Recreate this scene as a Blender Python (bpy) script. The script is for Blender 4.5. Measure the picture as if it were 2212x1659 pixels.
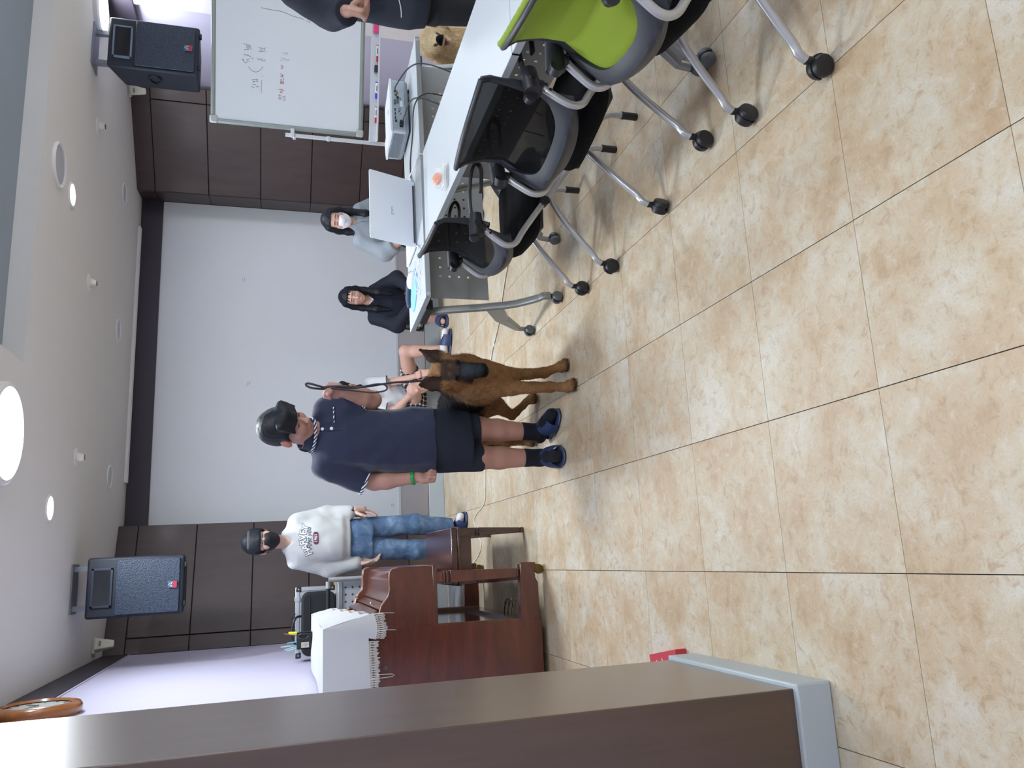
import bpy, bmesh, math, random
import numpy as np
from mathutils import Vector, Matrix, Quaternion
random.seed(7); rng = np.random.default_rng(7)
for o in list(bpy.data.objects): bpy.data.objects.remove(o, do_unlink=True)
SC = bpy.context.scene
COL = SC.collection
# ---------------------------------------------------------------- camera (phone held sideways: the picture is turned a quarter)
def cam_axes(yaw, pitch, roll):
    f = Vector((math.sin(yaw)*math.cos(pitch), math.cos(yaw)*math.cos(pitch), math.sin(pitch)))
    r = Vector((math.cos(yaw), -math.sin(yaw), 0)); u = r.cross(f)
    c, s = math.cos(roll), math.sin(roll)
    return c*r + s*u, -s*r + c*u, f
cr, cu, cf = cam_axes(0.223329, -0.285743, 0.014189)
cam = bpy.data.cameras.new('camera'); cam.sensor_fit = 'HORIZONTAL'; cam.sensor_width = 36
cam.lens = 1701.48/2212*36; cam.clip_start = .05
co = bpy.data.objects.new('camera', cam); COL.objects.link(co)
M = Matrix((( -cu.x, cr.x, -cf.x, 0), (-cu.y, cr.y, -cf.y, 0), (-cu.z, cr.z, -cf.z, 1.5), (0,0,0,1)))
co.matrix_world = M
SC.camera = co
# ---------------------------------------------------------------- world, exposure
w = bpy.data.worlds.new('world'); SC.world = w; w.use_nodes = True
w.node_tree.nodes['Background'].inputs[0].default_value = (.80, .88, 1, 1)
w.node_tree.nodes['Background'].inputs[1].default_value = 5.0
SC.view_settings.view_transform = 'Standard'; SC.view_settings.look = 'None'
SC.view_settings.gamma = 1; SC.view_settings.use_curve_mapping = False
SC.view_settings.exposure = 0.0
ZC = 3.04
# ceiling lamps: (x, y, radius, watts); the fixtures are built below
LAMPS = [(.83, 5.12, .27, 58), (.83, 2.75, .27, 22), (.83, .3, .27, 20), (.83, -2.0, .27, 24),
         (4.75, 6.6, .2, 26), (4.75, 2.2, .2, 22), (4.0, -.6, .27, 24), (2.6, -2.0, .27, 24)]  # lamps above and behind the camera and at the right are added for light
DOWN = [(2.83, 6.2), (.479, 6.23)]
LCOL = (.86, .93, 1.0)
def disk_light(x, y, z, r, watt, col=LCOL):
    l = bpy.data.lights.new('lamp_light', 'AREA'); l.shape = 'DISK'; l.size = 2*r; l.energy = watt; l.color = col
    o = bpy.data.objects.new('lamp_light', l); COL.objects.link(o); o.location = (x, y, z); return o
# daylight: portal at the window in the right-hand wall (window_1 below), which guides sky light into the room
pl_ = bpy.data.lights.new('window_portal', 'AREA'); pl_.shape = 'RECTANGLE'; pl_.size = 4.6; pl_.size_y = 1.75; pl_.cycles.is_portal = True
po_ = bpy.data.objects.new('window_portal', pl_); COL.objects.link(po_); po_.location = (5.26, 1.9, 1.78); po_.rotation_euler = (0, math.pi/2, 0)
# ---------------------------------------------------------------- helpers: materials
MATS = {}
def lin(c):
    return tuple((v/12.92 if v <= .04045 else ((v+.055)/1.055)**2.4) for v in c)
def hexc(h):
    return lin(tuple(int(h[i:i+2], 16)/255 for i in (0, 2, 4)))
class NT:
    def __init__(s, name):
        s.m = bpy.data.materials.new(name); s.m.use_nodes = True; s.t = s.m.node_tree
        s.b = s.t.nodes['Principled BSDF']; s.out = s.t.nodes['Material Output']
    def n(s, typ, **kw):
        nd = s.t.nodes.new(typ)
        for k, v in kw.items():
            if k.startswith('i_'):
                nd.inputs[k[2:].replace('_', ' ')].default_value = v
            else: setattr(nd, k, v)
        return nd
    def l(s, a, b): s.t.links.new(a, b)
    def coord(s, kind='Object', scale=(1,1,1), rot=(0,0,0)):
        mp = s.n('ShaderNodeMapping'); mp.inputs['Scale'].default_value = scale; mp.inputs['Rotation'].default_value = rot
        if kind == 'World':
            g = s.n('ShaderNodeNewGeometry'); s.l(g.outputs['Position'], mp.inputs[0])
        else:
            tc = s.n('ShaderNodeTexCoord'); s.l(tc.outputs[kind], mp.inputs[0])
        return mp.outputs[0]
    def noise(s, vec, scale, detail=4, rough=.55, dist=0):
        nd = s.n('ShaderNodeTexNoise'); nd.inputs['Scale'].default_value = scale; nd.inputs['Detail'].default_value = detail
        nd.inputs['Roughness'].default_value = rough; nd.inputs['Distortion'].default_value = dist
        s.l(vec, nd.inputs['Vector']); return nd.outputs['Fac']
    def ramp(s, fac, stops):
        r = s.n('ShaderNodeValToRGB'); e = r.color_ramp.elements
        while len(e) < len(stops): e.new(.5)
        for x, (p, c) in zip(e, stops): x.position = p; x.color = (*c, 1) if len(c) == 3 else c
        s.l(fac, r.inputs[0]); return r.outputs[0]
    def mix(s, fac, a, b, mode='MIX'):
        m = s.n('ShaderNodeMix', data_type='RGBA', blend_type=mode)
        for i, v in ((0, fac), (6, a), (7, b)):
            if hasattr(v, 'is_output'): s.l(v, m.inputs[i])
            else: m.inputs[i].default_value = v if i == 0 else (*v, 1)
        return m.outputs[2]
    def bump(s, h, strength=.2, dist=.01):
        b = s.n('ShaderNodeBump'); b.inputs['Strength'].default_value = strength; b.inputs['Distance'].default_value = dist
        s.l(h, b.inputs['Height']); s.l(b.outputs[0], s.b.inputs['Normal'])
def plain(name, col, rough=.5, metal=0, noise=.06, nscale=30, bump=0, bscale=200, coat=0, spec=.5, sheen=0):
    if name in MATS: return MATS[name]
    t = NT(name); t.b.inputs['Roughness'].default_value = rough; t.b.inputs['Metallic'].default_value = metal
    t.b.inputs['Specular IOR Level'].default_value = spec
    if coat: t.b.inputs['Coat Weight'].default_value = coat; t.b.inputs['Coat Roughness'].default_value = .12
    if sheen: t.b.inputs['Sheen Weight'].default_value = sheen; t.b.inputs['Sheen Roughness'].default_value = .5
    v = t.coord('Object'); f = t.noise(v, nscale)
    t.l(t.mix(f, tuple(min(1, c*(1-noise)) for c in col), tuple(min(1, c*(1+noise)) for c in col)), t.b.inputs['Base Color'])
    if bump: t.bump(t.noise(v, bscale, 2), bump, .004)
    MATS[name] = t.m; return t.m
def wood(name, a, b, rough=.35, scale=(1, 1, 12), coat=.2, nscale=2.2, kind='Object', bump=.03, dist=1.2):
    if name in MATS: return MATS[name]
    t = NT(name); v = t.coord(kind, scale)
    f = t.noise(v, nscale, 6, .6, dist); f2 = t.noise(v, nscale*9, 3, .6, .3)
    c = t.ramp(f, [(.3, a), (.55, tuple((x+y)/2 for x, y in zip(a, b))), (.72, b)])
    c2 = t.mix(f2, tuple(x*.82 for x in a), b); m = t.mix(.3, c, c2)
    t.l(m, t.b.inputs['Base Color']); t.b.inputs['Roughness'].default_value = rough
    t.b.inputs['Coat Weight'].default_value = coat; t.b.inputs['Coat Roughness'].default_value = .18
    if bump: t.bump(f2, bump, .003)
    MATS[name] = t.m; return t.m
def emis(name, col, strength):
    t = NT(name); t.b.inputs['Base Color'].default_value = (*col, 1)
    t.b.inputs['Emission Color'].default_value = (*col, 1); t.b.inputs['Emission Strength'].default_value = strength
    MATS[name] = t.m; return t.m
def vcol(name, rough=.6, bump=0, bscale=300, sheen=0, sub=0, spec=.5, bstretch=(1,1,1)):
    if name in MATS: return MATS[name]
    t = NT(name); a = t.n('ShaderNodeAttribute', attribute_name='Col'); t.l(a.outputs['Color'], t.b.inputs['Base Color'])
    t.b.inputs['Roughness'].default_value = rough; t.b.inputs['Specular IOR Level'].default_value = spec
    if sheen: t.b.inputs['Sheen Weight'].default_value = sheen
    if sub: t.b.inputs['Subsurface Weight'].default_value = sub; t.b.inputs['Subsurface Radius'].default_value = (.01,.004,.002); t.b.inputs['Subsurface Scale'].default_value = .6
    if bump: t.bump(t.noise(t.coord('Object', bstretch), bscale, 3), bump, .004)
    MATS[name] = t.m; return t.m
def floor_mat(name='floor_vinyl'):
    t = NT(name); v = t.coord('World')
    tc = t.n('ShaderNodeObjectInfo'); 
    off = t.n('ShaderNodeVectorMath', operation='MULTIPLY_ADD'); t.l(tc.outputs['Random'], off.inputs[0]); off.inputs[1].default_value = (9, 7, 5); t.l(v, off.inputs[2])
    p = off.outputs[0]
    big = t.noise(p, 4.5, 6, .62, .3); mid = t.noise(p, 24, 6, .7, .7); fine = t.noise(p, 110, 4, .75, .4); spk = t.noise(p, 260, 2, .7)
    base = t.ramp(big, [(.3, hexc('b39a7a')), (.45, hexc('beab8f')), (.55, hexc('c2b69f')), (.68, hexc('c8c2b4'))])
    c = t.mix(t.ramp(mid, [(.34, (.75,)*3), (.48, (0,)*3), (1, (0,)*3)]), base, hexc('ab9070'))
    c = t.mix(t.ramp(mid, [(0, (0,)*3), (.54, (0,)*3), (.70, (.6,)*3)]), c, hexc('cfcbbf'))
    c = t.mix(t.ramp(fine, [(.30, (.45,)*3), (.45, (0,)*3), (1, (0,)*3)]), c, hexc('94816b'))
    c = t.mix(t.ramp(spk, [(.3, (.3,)*3), (.42, (0,)*3), (.6, (0,)*3), (.72, (.2,)*3)]), c, hexc('a3917b'))
    t.l(c, t.b.inputs['Base Color']); t.b.inputs['Roughness'].default_value = .42; t.b.inputs['Specular IOR Level'].default_value = .45
    r = t.n('ShaderNodeMapRange'); r.inputs[3].default_value = .36; r.inputs[4].default_value = .56; t.l(mid, r.inputs[0]); t.l(r.outputs[0], t.b.inputs['Roughness'])
    t.bump(fine, .35, .0025)
    MATS[name] = t.m; return t.m
# ---------------------------------------------------------------- helpers: meshes
def rotm(rx=0, ry=0, rz=0):
    return (Matrix.Rotation(rz, 3, 'Z') @ Matrix.Rotation(ry, 3, 'Y') @ Matrix.Rotation(rx, 3, 'X'))
class MB:
    def __init__(s): s.v = []; s.f = []
    def add(s, vs, fs):
        k = len(s.v); s.v += [tuple(v) for v in vs]; s.f += [tuple(i+k for i in f) for f in fs]; return s
    def box(s, c, size, rot=None):
        c = Vector(c); h = Vector(size)/2; vs = []
        for sx in (-1, 1):
            for sy in (-1, 1):
                for sz in (-1, 1):
                    p = Vector((sx*h.x, sy*h.y, sz*h.z))
                    if rot is not None: p = rot @ p
                    vs.append(c+p)
        return s.add(vs, [(0,1,3,2),(4,6,7,5),(0,4,5,1),(2,3,7,6),(0,2,6,4),(1,5,7,3)])
    def bmm(s, a, b):
        a = Vector(a); b = Vector(b); return s.box((a+b)/2, b-a)
    def hexa(s, p):   # 8 points: bottom 4 (ccw), top 4 (ccw)
        return s.add(p, [(3,2,1,0),(4,5,6,7),(0,1,5,4),(1,2,6,5),(2,3,7,6),(3,0,4,7)])
    def frame_of(s, d):
        d = d.normalized(); a = Vector((0,0,1)) if abs(d.z) < .9 else Vector((1,0,0))
        x = d.cross(a).normalized(); return x, d.cross(x)
    def tube(s, path, r, n=10, closed=False, flat=None, caps=True):
        P = [Vector(p) for p in path]; m = len(P)
        R = r if isinstance(r, (list, tuple)) else [r]*m
        vs = []; x = None
        for i in range(m):
            if closed: d = P[(i+1) % m]-P[i-1]
            else: d = P[min(i+1, m-1)]-P[max(i-1, 0)]
            d = d.normalized() if d.length > 1e-9 else Vector((0,0,1))
            if x is None: x, y = s.frame_of(d)
            else:
                x = (x - d*x.dot(d)); x = x.normalized() if x.length > 1e-6 else s.frame_of(d)[0]
                y = d.cross(x)
            fx, fy = flat if flat else (1, 1)
            for k in range(n):
                a = 2*math.pi*k/n; vs.append(P[i]+x*(math.cos(a)*R[i]*fx)+y*(math.sin(a)*R[i]*fy))
        fs = []
        for i in range(m if closed else m-1):
            j = (i+1) % m
            for k in range(n): fs.append((i*n+k, i*n+(k+1) % n, j*n+(k+1) % n, j*n+k))
        if not closed and caps: fs += [tuple(range(n-1, -1, -1)), tuple((m-1)*n+k for k in range(n))]
        return s.add(vs, fs)
    def cyl(s, a, b, r, r2=None, n=20): return s.tube([a, b], [r, r if r2 is None else r2], n)
    def lathe(s, prof, c=(0,0,0), axis=(0,0,1), n=24, close=True):
        c = Vector(c); d = Vector(axis).normalized(); x, y = s.frame_of(d); vs = []
        for r, h in prof:
            for k in range(n):
                a = 2*math.pi*k/n; vs.append(c+d*h+x*(r*math.cos(a))+y*(r*math.sin(a)))
        fs = []
        for i in range(len(prof)-1):
            for k in range(n): fs.append((i*n+k, i*n+(k+1) % n, (i+1)*n+(k+1) % n, (i+1)*n+k))
        if close: fs += [tuple(range(n-1, -1, -1)), tuple((len(prof)-1)*n+k for k in range(n))]
        return s.add(vs, fs)
    def prism(s, poly, fn, a, b):   # poly 2d points; fn(u, v, w) -> 3d ; extruded from w=a to w=b
        n = len(poly); vs = [fn(u, v, a) for u, v in poly]+[fn(u, v, b) for u, v in poly]
        return s.add(vs, [tuple(range(n-1, -1, -1)), tuple(range(n, 2*n))]+[(i, (i+1) % n, n+(i+1) % n, n+i) for i in range(n)])
    def grid(s, fn, nu, nv):
        vs = [fn(i/nu, j/nv) for i in range(nu+1) for j in range(nv+1)]
        return s.add(vs, [(i*(nv+1)+j, (i+1)*(nv+1)+j, (i+1)*(nv+1)+j+1, i*(nv+1)+j+1) for i in range(nu) for j in range(nv)])
    def sheet(s, fn, nu, nv, th=.003):   # closed sheet with thickness along normal estimate
        g = [[Vector(fn(i/nu, j/nv)) for j in range(nv+1)] for i in range(nu+1)]
        nm = [[None]*(nv+1) for _ in range(nu+1)]
        for i in range(nu+1):
            for j in range(nv+1):
                du = g[min(i+1, nu)][j]-g[max(i-1, 0)][j]; dv = g[i][min(j+1, nv)]-g[i][max(j-1, 0)]
                q = du.cross(dv); nm[i][j] = q.normalized() if q.length > 1e-12 else Vector((0,0,1))
        a = [g[i][j]+nm[i][j]*th/2 for i in range(nu+1) for j in range(nv+1)]; b = [g[i][j]-nm[i][j]*th/2 for i in range(nu+1) for j in range(nv+1)]
        N = len(a); W = nv+1; fs = []
        for i in range(nu):
            for j in range(nv):
                q = (i*W+j, (i+1)*W+j, (i+1)*W+j+1, i*W+j+1); fs.append(q); fs.append(tuple(N+k for k in reversed(q)))
        for i in range(nu):
            fs.append((i*W, N+i*W, N+(i+1)*W, (i+1)*W)); fs.append(((i+1)*W+nv, N+(i+1)*W+nv, N+i*W+nv, i*W+nv))
        for j in range(nv):
            fs.append((j+1, N+j+1, N+j, j)); fs.append((nu*W+j, N+nu*W+j, N+nu*W+j+1, nu*W+j+1))
        return s.add(a+b, fs)
    def mesh(s, name, smooth=True, ang=.7):
        me = bpy.data.meshes.new(name); me.from_pydata(s.v, [], s.f); me.validate()
        bm = bmesh.new(); bm.from_mesh(me); bmesh.ops.recalc_face_normals(bm, faces=bm.faces); bm.to_mesh(me); bm.free()
        if smooth:
            me.polygons.foreach_set('use_smooth', [True]*len(me.polygons)); me.set_sharp_from_angle(angle=ang)
        return me
    def build(s, name, mat, parent=None, bevel=0, seg=2, smooth=True, ang=.7, loc=None, rz=0):
        o = bpy.data.objects.new(name, s.mesh(name, smooth, ang)); COL.objects.link(o)
        if mat: o.data.materials.append(mat)
        if parent: o.parent = parent
        if loc: o.location = loc
        if rz: o.rotation_euler.z = rz
        if bevel:
            m = o.modifiers.new('bevel', 'BEVEL'); m.width = bevel; m.segments = seg; m.limit_method = 'ANGLE'; m.angle_limit = .6
        return o
def tag(o, label, cat, group=None, kind=None):
    o['label'] = label; o['category'] = cat
    if group: o['group'] = group
    if kind: o['kind'] = kind
    return o
def thing(name, label, cat, loc=(0,0,0), rz=0, group=None):
    o = bpy.data.objects.new(name, None); COL.objects.link(o); o.location = loc; o.rotation_euler.z = rz
    o.empty_display_size = .1
    return tag(o, label, cat, group)
def struct(o): o['kind'] = 'structure'; return o
def kids(o): return [c for c in bpy.data.objects if c.parent == o]
def copy_tree(o, parent=None):
    c = o.copy(); COL.objects.link(c); c.parent = parent
    for ch in kids(o): copy_tree(ch, c)
    return c
def arc(c, r, a0, a1, n, ax, ay):
    c = Vector(c); ax = Vector(ax); ay = Vector(ay)
    return [c+ax*(r*math.cos(a0+(a1-a0)*i/n))+ay*(r*math.sin(a0+(a1-a0)*i/n)) for i in range(n+1)]
def spline(pts, n=8):   # Catmull-Rom through points
    P = [Vector(p) for p in pts]; out = []
    for i in range(len(P)-1):
        p0 = P[i-1] if i else P[0]*2-P[1]; p1 = P[i]; p2 = P[i+1]; p3 = P[i+2] if i+2 < len(P) else P[-1]*2-P[-2]
        for k in range(n):
            t = k/n; out.append(.5*((2*p1)+(p2-p0)*t+(2*p0-5*p1+4*p2-p3)*t*t+(3*p1-p0-3*p2+p3)*t*t*t))
    out.append(P[-1]); return out
def rrect(w, h, r, n=5):
    out = []
    for cx, cy, a in ((w/2-r, h/2-r, 0), (-w/2+r, h/2-r, 1), (-w/2+r, -h/2+r, 2), (w/2-r, -h/2+r, 3)):
        for i in range(n+1):
            t = (a+i/n)*math.pi/2; out.append((cx+r*math.cos(t), cy+r*math.sin(t)))
    return out
def text_mesh(txt, size, bold=0, extrude=.0006, shear=0, spacing=1.0):
    c = bpy.data.curves.new('lettering', 'FONT'); c.body = txt; c.size = size; c.align_x = 'CENTER'; c.align_y = 'CENTER'
    c.extrude = extrude; c.offset = bold; c.shear = shear; c.space_character = spacing; c.resolution_u = 3
    o = bpy.data.objects.new('lettering', c); COL.objects.link(o)
    dg = bpy.context.evaluated_depsgraph_get(); dg.update()
    me = bpy.data.meshes.new_from_object(o.evaluated_get(dg)); bpy.data.objects.remove(o, do_unlink=True); bpy.data.curves.remove(c)
    return me
def mesh_obj(name, me, mat, parent=None):
    o = bpy.data.objects.new(name, me); COL.objects.link(o); me.materials.clear(); me.materials.append(mat)
    if parent: o.parent = parent
    return o
# ================================================================ STRUCTURE
M_joint = plain('joint_brown', hexc('2e251e'), .9)
M_floor = floor_mat()
M_ceil = plain('ceiling_paint', hexc('dcdad6'), .9, noise=.02, nscale=6)
M_white = plain('screen_white', hexc('dde2e8'), .75, noise=.02, nscale=4)
M_lav = plain('lavender_paint', hexc('c0bdd4'), .8, noise=.02, nscale=5)
M_offw = plain('offwhite_paint_and_light', hexc('dcd8dc'), .8, noise=.02, nscale=5)
M_dpan = wood('dark_panel', hexc('3a2d2d'), hexc('4d3d3a'), .45, (3, 3, .6), .1, 3, dist=.6)
M_trim = plain('dark_trim', hexc('37313c'), .5, noise=.05, nscale=8)
M_col = wood('column_laminate', hexc('3d2b22'), hexc('584234'), .36, (7, 7, .5), 1.0, 2.0, dist=.5); M_col.node_tree.nodes['Principled BSDF'].inputs['Coat Roughness'].default_value = .3
M_stage = wood('stage_boards', hexc('5d4436'), hexc('7a6050'), .22, (.8, 9, 2), .4, 2.5)
M_base = plain('baseboard_vinyl', hexc('a9b4ba'), .4, noise=.03, nscale=8)
XL, XR, YB = -.73, 5.05, 9.14
TX, TY, TX0, TY0 = .471406, .495759, -.091847, 1.662559
YS = 7.38   # stage front
fl_ = struct(MB().bmm((-1.2, -3.2, -.12), (5.6, 7.5, -.004)).build('floor', M_joint, smooth=False))
def tile_mesh(w, d, name='tile'):
    w -= .0026; d -= .0018; m = MB(); m.bmm((-w/2, -d/2, -.0045), (w/2, d/2, 0)); me = m.mesh(name, False); me.materials.append(M_floor); return me
tm = tile_mesh(TX, TY)
jtop = int((YS-TY0)//TY)      # last full row index
tm_last = tile_mesh(TX, YS-(TY0+jtop*TY), 'cut_tile')
for k in range(-2, 11):
    for j in range(-9, jtop+1):
        last = j == jtop
        o = bpy.data.objects.new('tile', tm_last if last else tm); COL.objects.link(o); o.parent = fl_
        d = (YS-(TY0+jtop*TY)) if last else TY
        o.location = (TX0+(k+.5)*TX, TY0+j*TY+d/2, 0)
# stage
st = struct(MB().bmm((XL-.1, YS+.012, -.05), (XR+.1, YB+.1, .148)).build('floor_stage', M_stage, smooth=False))
for i in range(14):   # boards running along the stage front
    y0 = YS+i*.128; MB().bmm((XL-.1, y0+.0006, .148), (XR+.1, min(y0+.1274, YB+.1), .152)).build('board', M_stage, st, smooth=False)
struct(MB().bmm((XL-.1, YS-.004, 0), (XR+.1, YS+.014, .146)).build('baseboard_stage', M_base, bevel=.004))
# ceiling with a recessed tray
RX, RX2, RY, RY0, RZ = 1.322, 4.5, 5.42, -.6, 3.168
cb = MB()
cb.bmm((-1.2, -3.2, ZC), (RX, YB+.3, ZC+.25)); cb.bmm((RX2, -3.2, ZC), (5.6, YB+.3, ZC+.25))
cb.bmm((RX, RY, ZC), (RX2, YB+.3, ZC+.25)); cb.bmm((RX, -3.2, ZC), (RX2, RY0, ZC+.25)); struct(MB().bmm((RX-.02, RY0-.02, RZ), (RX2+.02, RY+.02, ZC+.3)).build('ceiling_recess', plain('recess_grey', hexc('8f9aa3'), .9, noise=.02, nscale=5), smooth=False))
struct(cb.build('ceiling', M_ceil, smooth=False))
# back wall (white projection wall)
wb_ = struct(MB().bmm((.3, YB, 0), (4.35, YB+.15, ZC)).build('wall_back', M_white, smooth=False))
struct(MB().bmm((.44, YB-.04, 2.815), (4.18, YB+.02, ZC)).build('trim_1', M_trim, bevel=.004))
struct(MB().bmm((.49, YB-.006, .15), (4.15, YB+.02, .175)).build('trim_2', plain('pale_strip', hexc('c9cfd4'), .5), smooth=False))
# splayed side walls made of dark panels
def splay(name, a, b, strip_at_b=True):
    a = Vector((*a, 0)); b = Vector((*b, 0)); L = (b-a).length; d = (b-a)/L; n = Vector((d.y, -d.x, 0))
    if n.y > 0: n = -n
    def P(u, z, t): q = a+d*u+n*t; return (q.x, q.y, z)
    body = MB(); pts = [P(0, .15, -.012), P(L, .15, -.012), P(L, .15, -.012), P(0, .15, -.012)]
    x0, x1 = P(0, 0, -.012), P(L, 0, -.012)
    back0, back1 = (a.x+(.06 if a.x > 2 else -.06), YB+.1), (b.x, YB+.1)
    body.hexa([(x0[0], x0[1], 0), (x1[0], x1[1], 0), (back1[0], back1[1], 0), (back0[0], back0[1], 0), (x0[0], x0[1], ZC), (x1[0], x1[1], ZC), (back1[0], back1[1], ZC), (back0[0], back0[1], ZC)])
    o = struct(body.build(name, plain('groove_dark', hexc('171214'), .8), smooth=False))
    rows = [.152, .639, 1.193, 1.747, 2.301, 2.855, ZC]
    for i in range(len(rows)-1):
        z0, z1 = rows[i]+.004, rows[i+1]-.004
        cuts = [(0, L)] if i == len(rows)-2 else [(0, L-.155), (L-.149, L)]
        for u0, u1 in cuts:
            m = MB(); u1_ = u1-.004
            m.hexa([P(u0, z0, -.014), P(u1_, z0, -.014), P(u1_, z0, 0), P(u0, z0, 0), P(u0, z1, -.014), P(u1_, z1, -.014), P(u1_, z1, 0), P(u0, z1, 0)])
            m.build('panel', M_dpan, o, bevel=.003)
    return o
splay('wall_back_left', (.477, 8.80), (XL, 8.35))
sr = splay('wall_back_right', (4.12, 8.76), (4.98, 8.04))
rows = [.152, .639, 1.193, 1.747, 2.301, 2.855, ZC]
for i in range(6):      # narrow return face beside the projection wall
    m = MB(); z0, z1 = rows[i]+.004, rows[i+1]-.004
    m.hexa([(4.112, 8.77, z0), (4.12, 8.76, z0), (4.19, YB, z0), (4.17, YB, z0), (4.112, 8.77, z1), (4.12, 8.76, z1), (4.19, YB, z1), (4.17, YB, z1)]); m.build('panel', M_dpan, sr, smooth=False)
# side walls
struct(MB().bmm((XL-.15, -3.2, 0), (XL, YB+.1, ZC)).build('wall_left', M_lav, smooth=False))
struct(MB().bmm((XL-.02, 2.9, 2.815), (XL+.012, 8.36, ZC)).build('trim_3', M_trim, bevel=.003))
struct(MB().bmm((XL-.02, 2.9, 2.800), (XL+.006, 8.36, 2.815)).build('trim_4', M_lav, smooth=False))
struct(MB().bmm((XR, 6.8, 0), (XR+.2, YB+.1, ZC)).build('wall_right', M_lav, smooth=False))
WY0, WY1, WZ0, WZ1 = -.4, 4.2, .9, 2.65
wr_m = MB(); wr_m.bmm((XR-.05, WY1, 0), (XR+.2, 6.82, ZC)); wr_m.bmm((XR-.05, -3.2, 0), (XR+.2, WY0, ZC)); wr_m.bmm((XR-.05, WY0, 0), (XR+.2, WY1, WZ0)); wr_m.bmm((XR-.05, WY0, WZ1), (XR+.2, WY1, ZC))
struct(wr_m.build('wall_right_pilaster', M_offw, smooth=False))  # paler than the wall beyond: its brighter light is put into the colour
w1 = struct(MB().bmm((XR-.06, WY0-.03, WZ0-.04), (XR+.2, WY1+.03, WZ0)).build('window_1', M_offw, bevel=.004))
M_wfr = plain('window_frame_white', hexc('d5d8da'), .4)
tgl = NT('window_glass'); tgl.b.inputs['Base Color'].default_value = (.9, .95, 1, 1); tgl.b.inputs['Roughness'].default_value = .05; tgl.b.inputs['Alpha'].default_value = .10
for i in range(4):
    y0 = WY0+i*(WY1-WY0)/4; y1 = y0+(WY1-WY0)/4
    f_ = MB(); f_.bmm((XR+.06, y0, WZ0), (XR+.11, y0+.05, WZ1)); f_.bmm((XR+.06, y1-.05, WZ0), (XR+.11, y1, WZ1)); f_.bmm((XR+.06, y0+.05, WZ0), (XR+.11, y1-.05, WZ0+.05)); f_.bmm((XR+.06, y0+.05, WZ1-.05), (XR+.11, y1-.05, WZ1))
    f_.build('window_frame', M_wfr, w1, bevel=.003); MB().bmm((XR+.082, y0+.05, WZ0+.05), (XR+.088, y1-.05, WZ1-.05)).build('pane', tgl.m, w1, smooth=False)
struct(MB().bmm((XR-.065, 5.0, 2.815), (XR+.02, 8.06, ZC)).build('trim_5', M_trim, bevel=.003))
struct(MB().bmm((-1.2, -3.3, 0), (5.6, -3.1, ZC)).build('wall_front', M_offw, smooth=False))
# wood laminate column beside the camera
cm = MB().bmm((XL+.001, 2.03, 0), (-.402, 2.765, ZC)); struct(cm.build('wall_column', M_col, bevel=.004))
struct(MB().bmm((XL+.001, 2.012, 0), (-.388, 2.785, .112)).build('baseboard_column', M_base, bevel=.006, seg=3))
# wall socket
so = thing('wall_socket', 'white double wall socket low on the projection wall', 'socket', (1.93, YB, .53))
MB().prism(rrect(.115, .075, .008), lambda u, v, w: (u, w, v), 0, -.011).build('face_plate', plain('socket_white', hexc('dfe3e8'), .4), so, bevel=.002)
for sx in (-.027, .027):
    MB().lathe([(.0205, 0), (.0205, .0015), (.017, .0015), (.016, -.006)], (sx, -.011, 0), (0, -1, 0), 20).build('outlet', plain('socket_grey', hexc('a7adb6'), .5), so)
    for k in (-.0095, .0095): MB().cyl((sx+k, -.0145, 0), (sx+k, -.0125, 0), .003, n=8).build('pin_hole', plain('black_plastic', hexc('16171b'), .45), so)
# scuffs on the white wall
for i, (x, z, s) in enumerate(((2.02, 1.86, .05), (3.25, 1.93, .035), (.62, .25, .03))):
    t = MB()
    for k in range(3):
        a = random.uniform(-.5, .5); p = Vector((x+random.uniform(-s, s)*.4, YB-.0006, z+random.uniform(-s, s)*.4))
        t.tube([p, p+Vector((s*math.cos(a), 0, s*math.sin(a)))], .0022, 5, flat=(1, 1))
    t.build('scuff_mark', plain('scuff', hexc('a5abb4'), .8), wb_)
# ---------------------------------------------------------------- ceiling fixtures
M_lampw = plain('lamp_white', hexc('e4e4e2'), .5, noise=.01)
M_glow = emis('lamp_glow', (.92, .96, 1), 14)
for i, (x, y, r, wt) in enumerate(LAMPS):
    lab = ['bright round ceiling lamp beside the ceiling recess', 'round ceiling lamp above the open floor in front of column', 'added unseen round ceiling lamp above the photographer', 'added unseen round ceiling lamp at the rear left of the hall',
           'added small round ceiling lamp beside the right hanging loudspeaker', 'added unseen small round ceiling lamp right of the green chair', 'added unseen round ceiling lamp at the rear right of the hall', 'added unseen round ceiling lamp in the middle of the rear hall'][i]
    t = thing('ceiling_lamp', lab, 'lamp', (x, y, ZC), group='round ceiling lamps')
    MB().lathe([(r+.03, 0), (r+.03, -.03), (r+.012, -.042), (r, -.042), (r, -.01)], n=40).build('rim', M_lampw, t)
    MB().lathe([(r, -.030), (r*.7, -.042), (.001, -.046)], n=40).build('diffuser', M_glow, t)
    l = disk_light(0, 0, -.052, r, wt); l.parent = t
for i, (x, y) in enumerate(DOWN):
    t = thing('downlight', ['lit round downlight beside the ceiling loudspeaker', 'lit round downlight above the girl in white sweatshirt'][i], 'lamp', (x, y, ZC), group='lit downlights')
    MB().lathe([(.098, 0), (.098, -.006), (.088, -.012), (.08, -.010), (.08, -.001)], n=32).build('rim', M_lampw, t)
    MB().lathe([(.08, -.004), (.04, -.010), (.001, -.011)], n=32).build('diffuser', M_glow, t)
    l = disk_light(0, 0, -.016, .08, 34); l.parent = t
M_grey = plain('pale_grey', hexc('b9bcc0'), .6)
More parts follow.
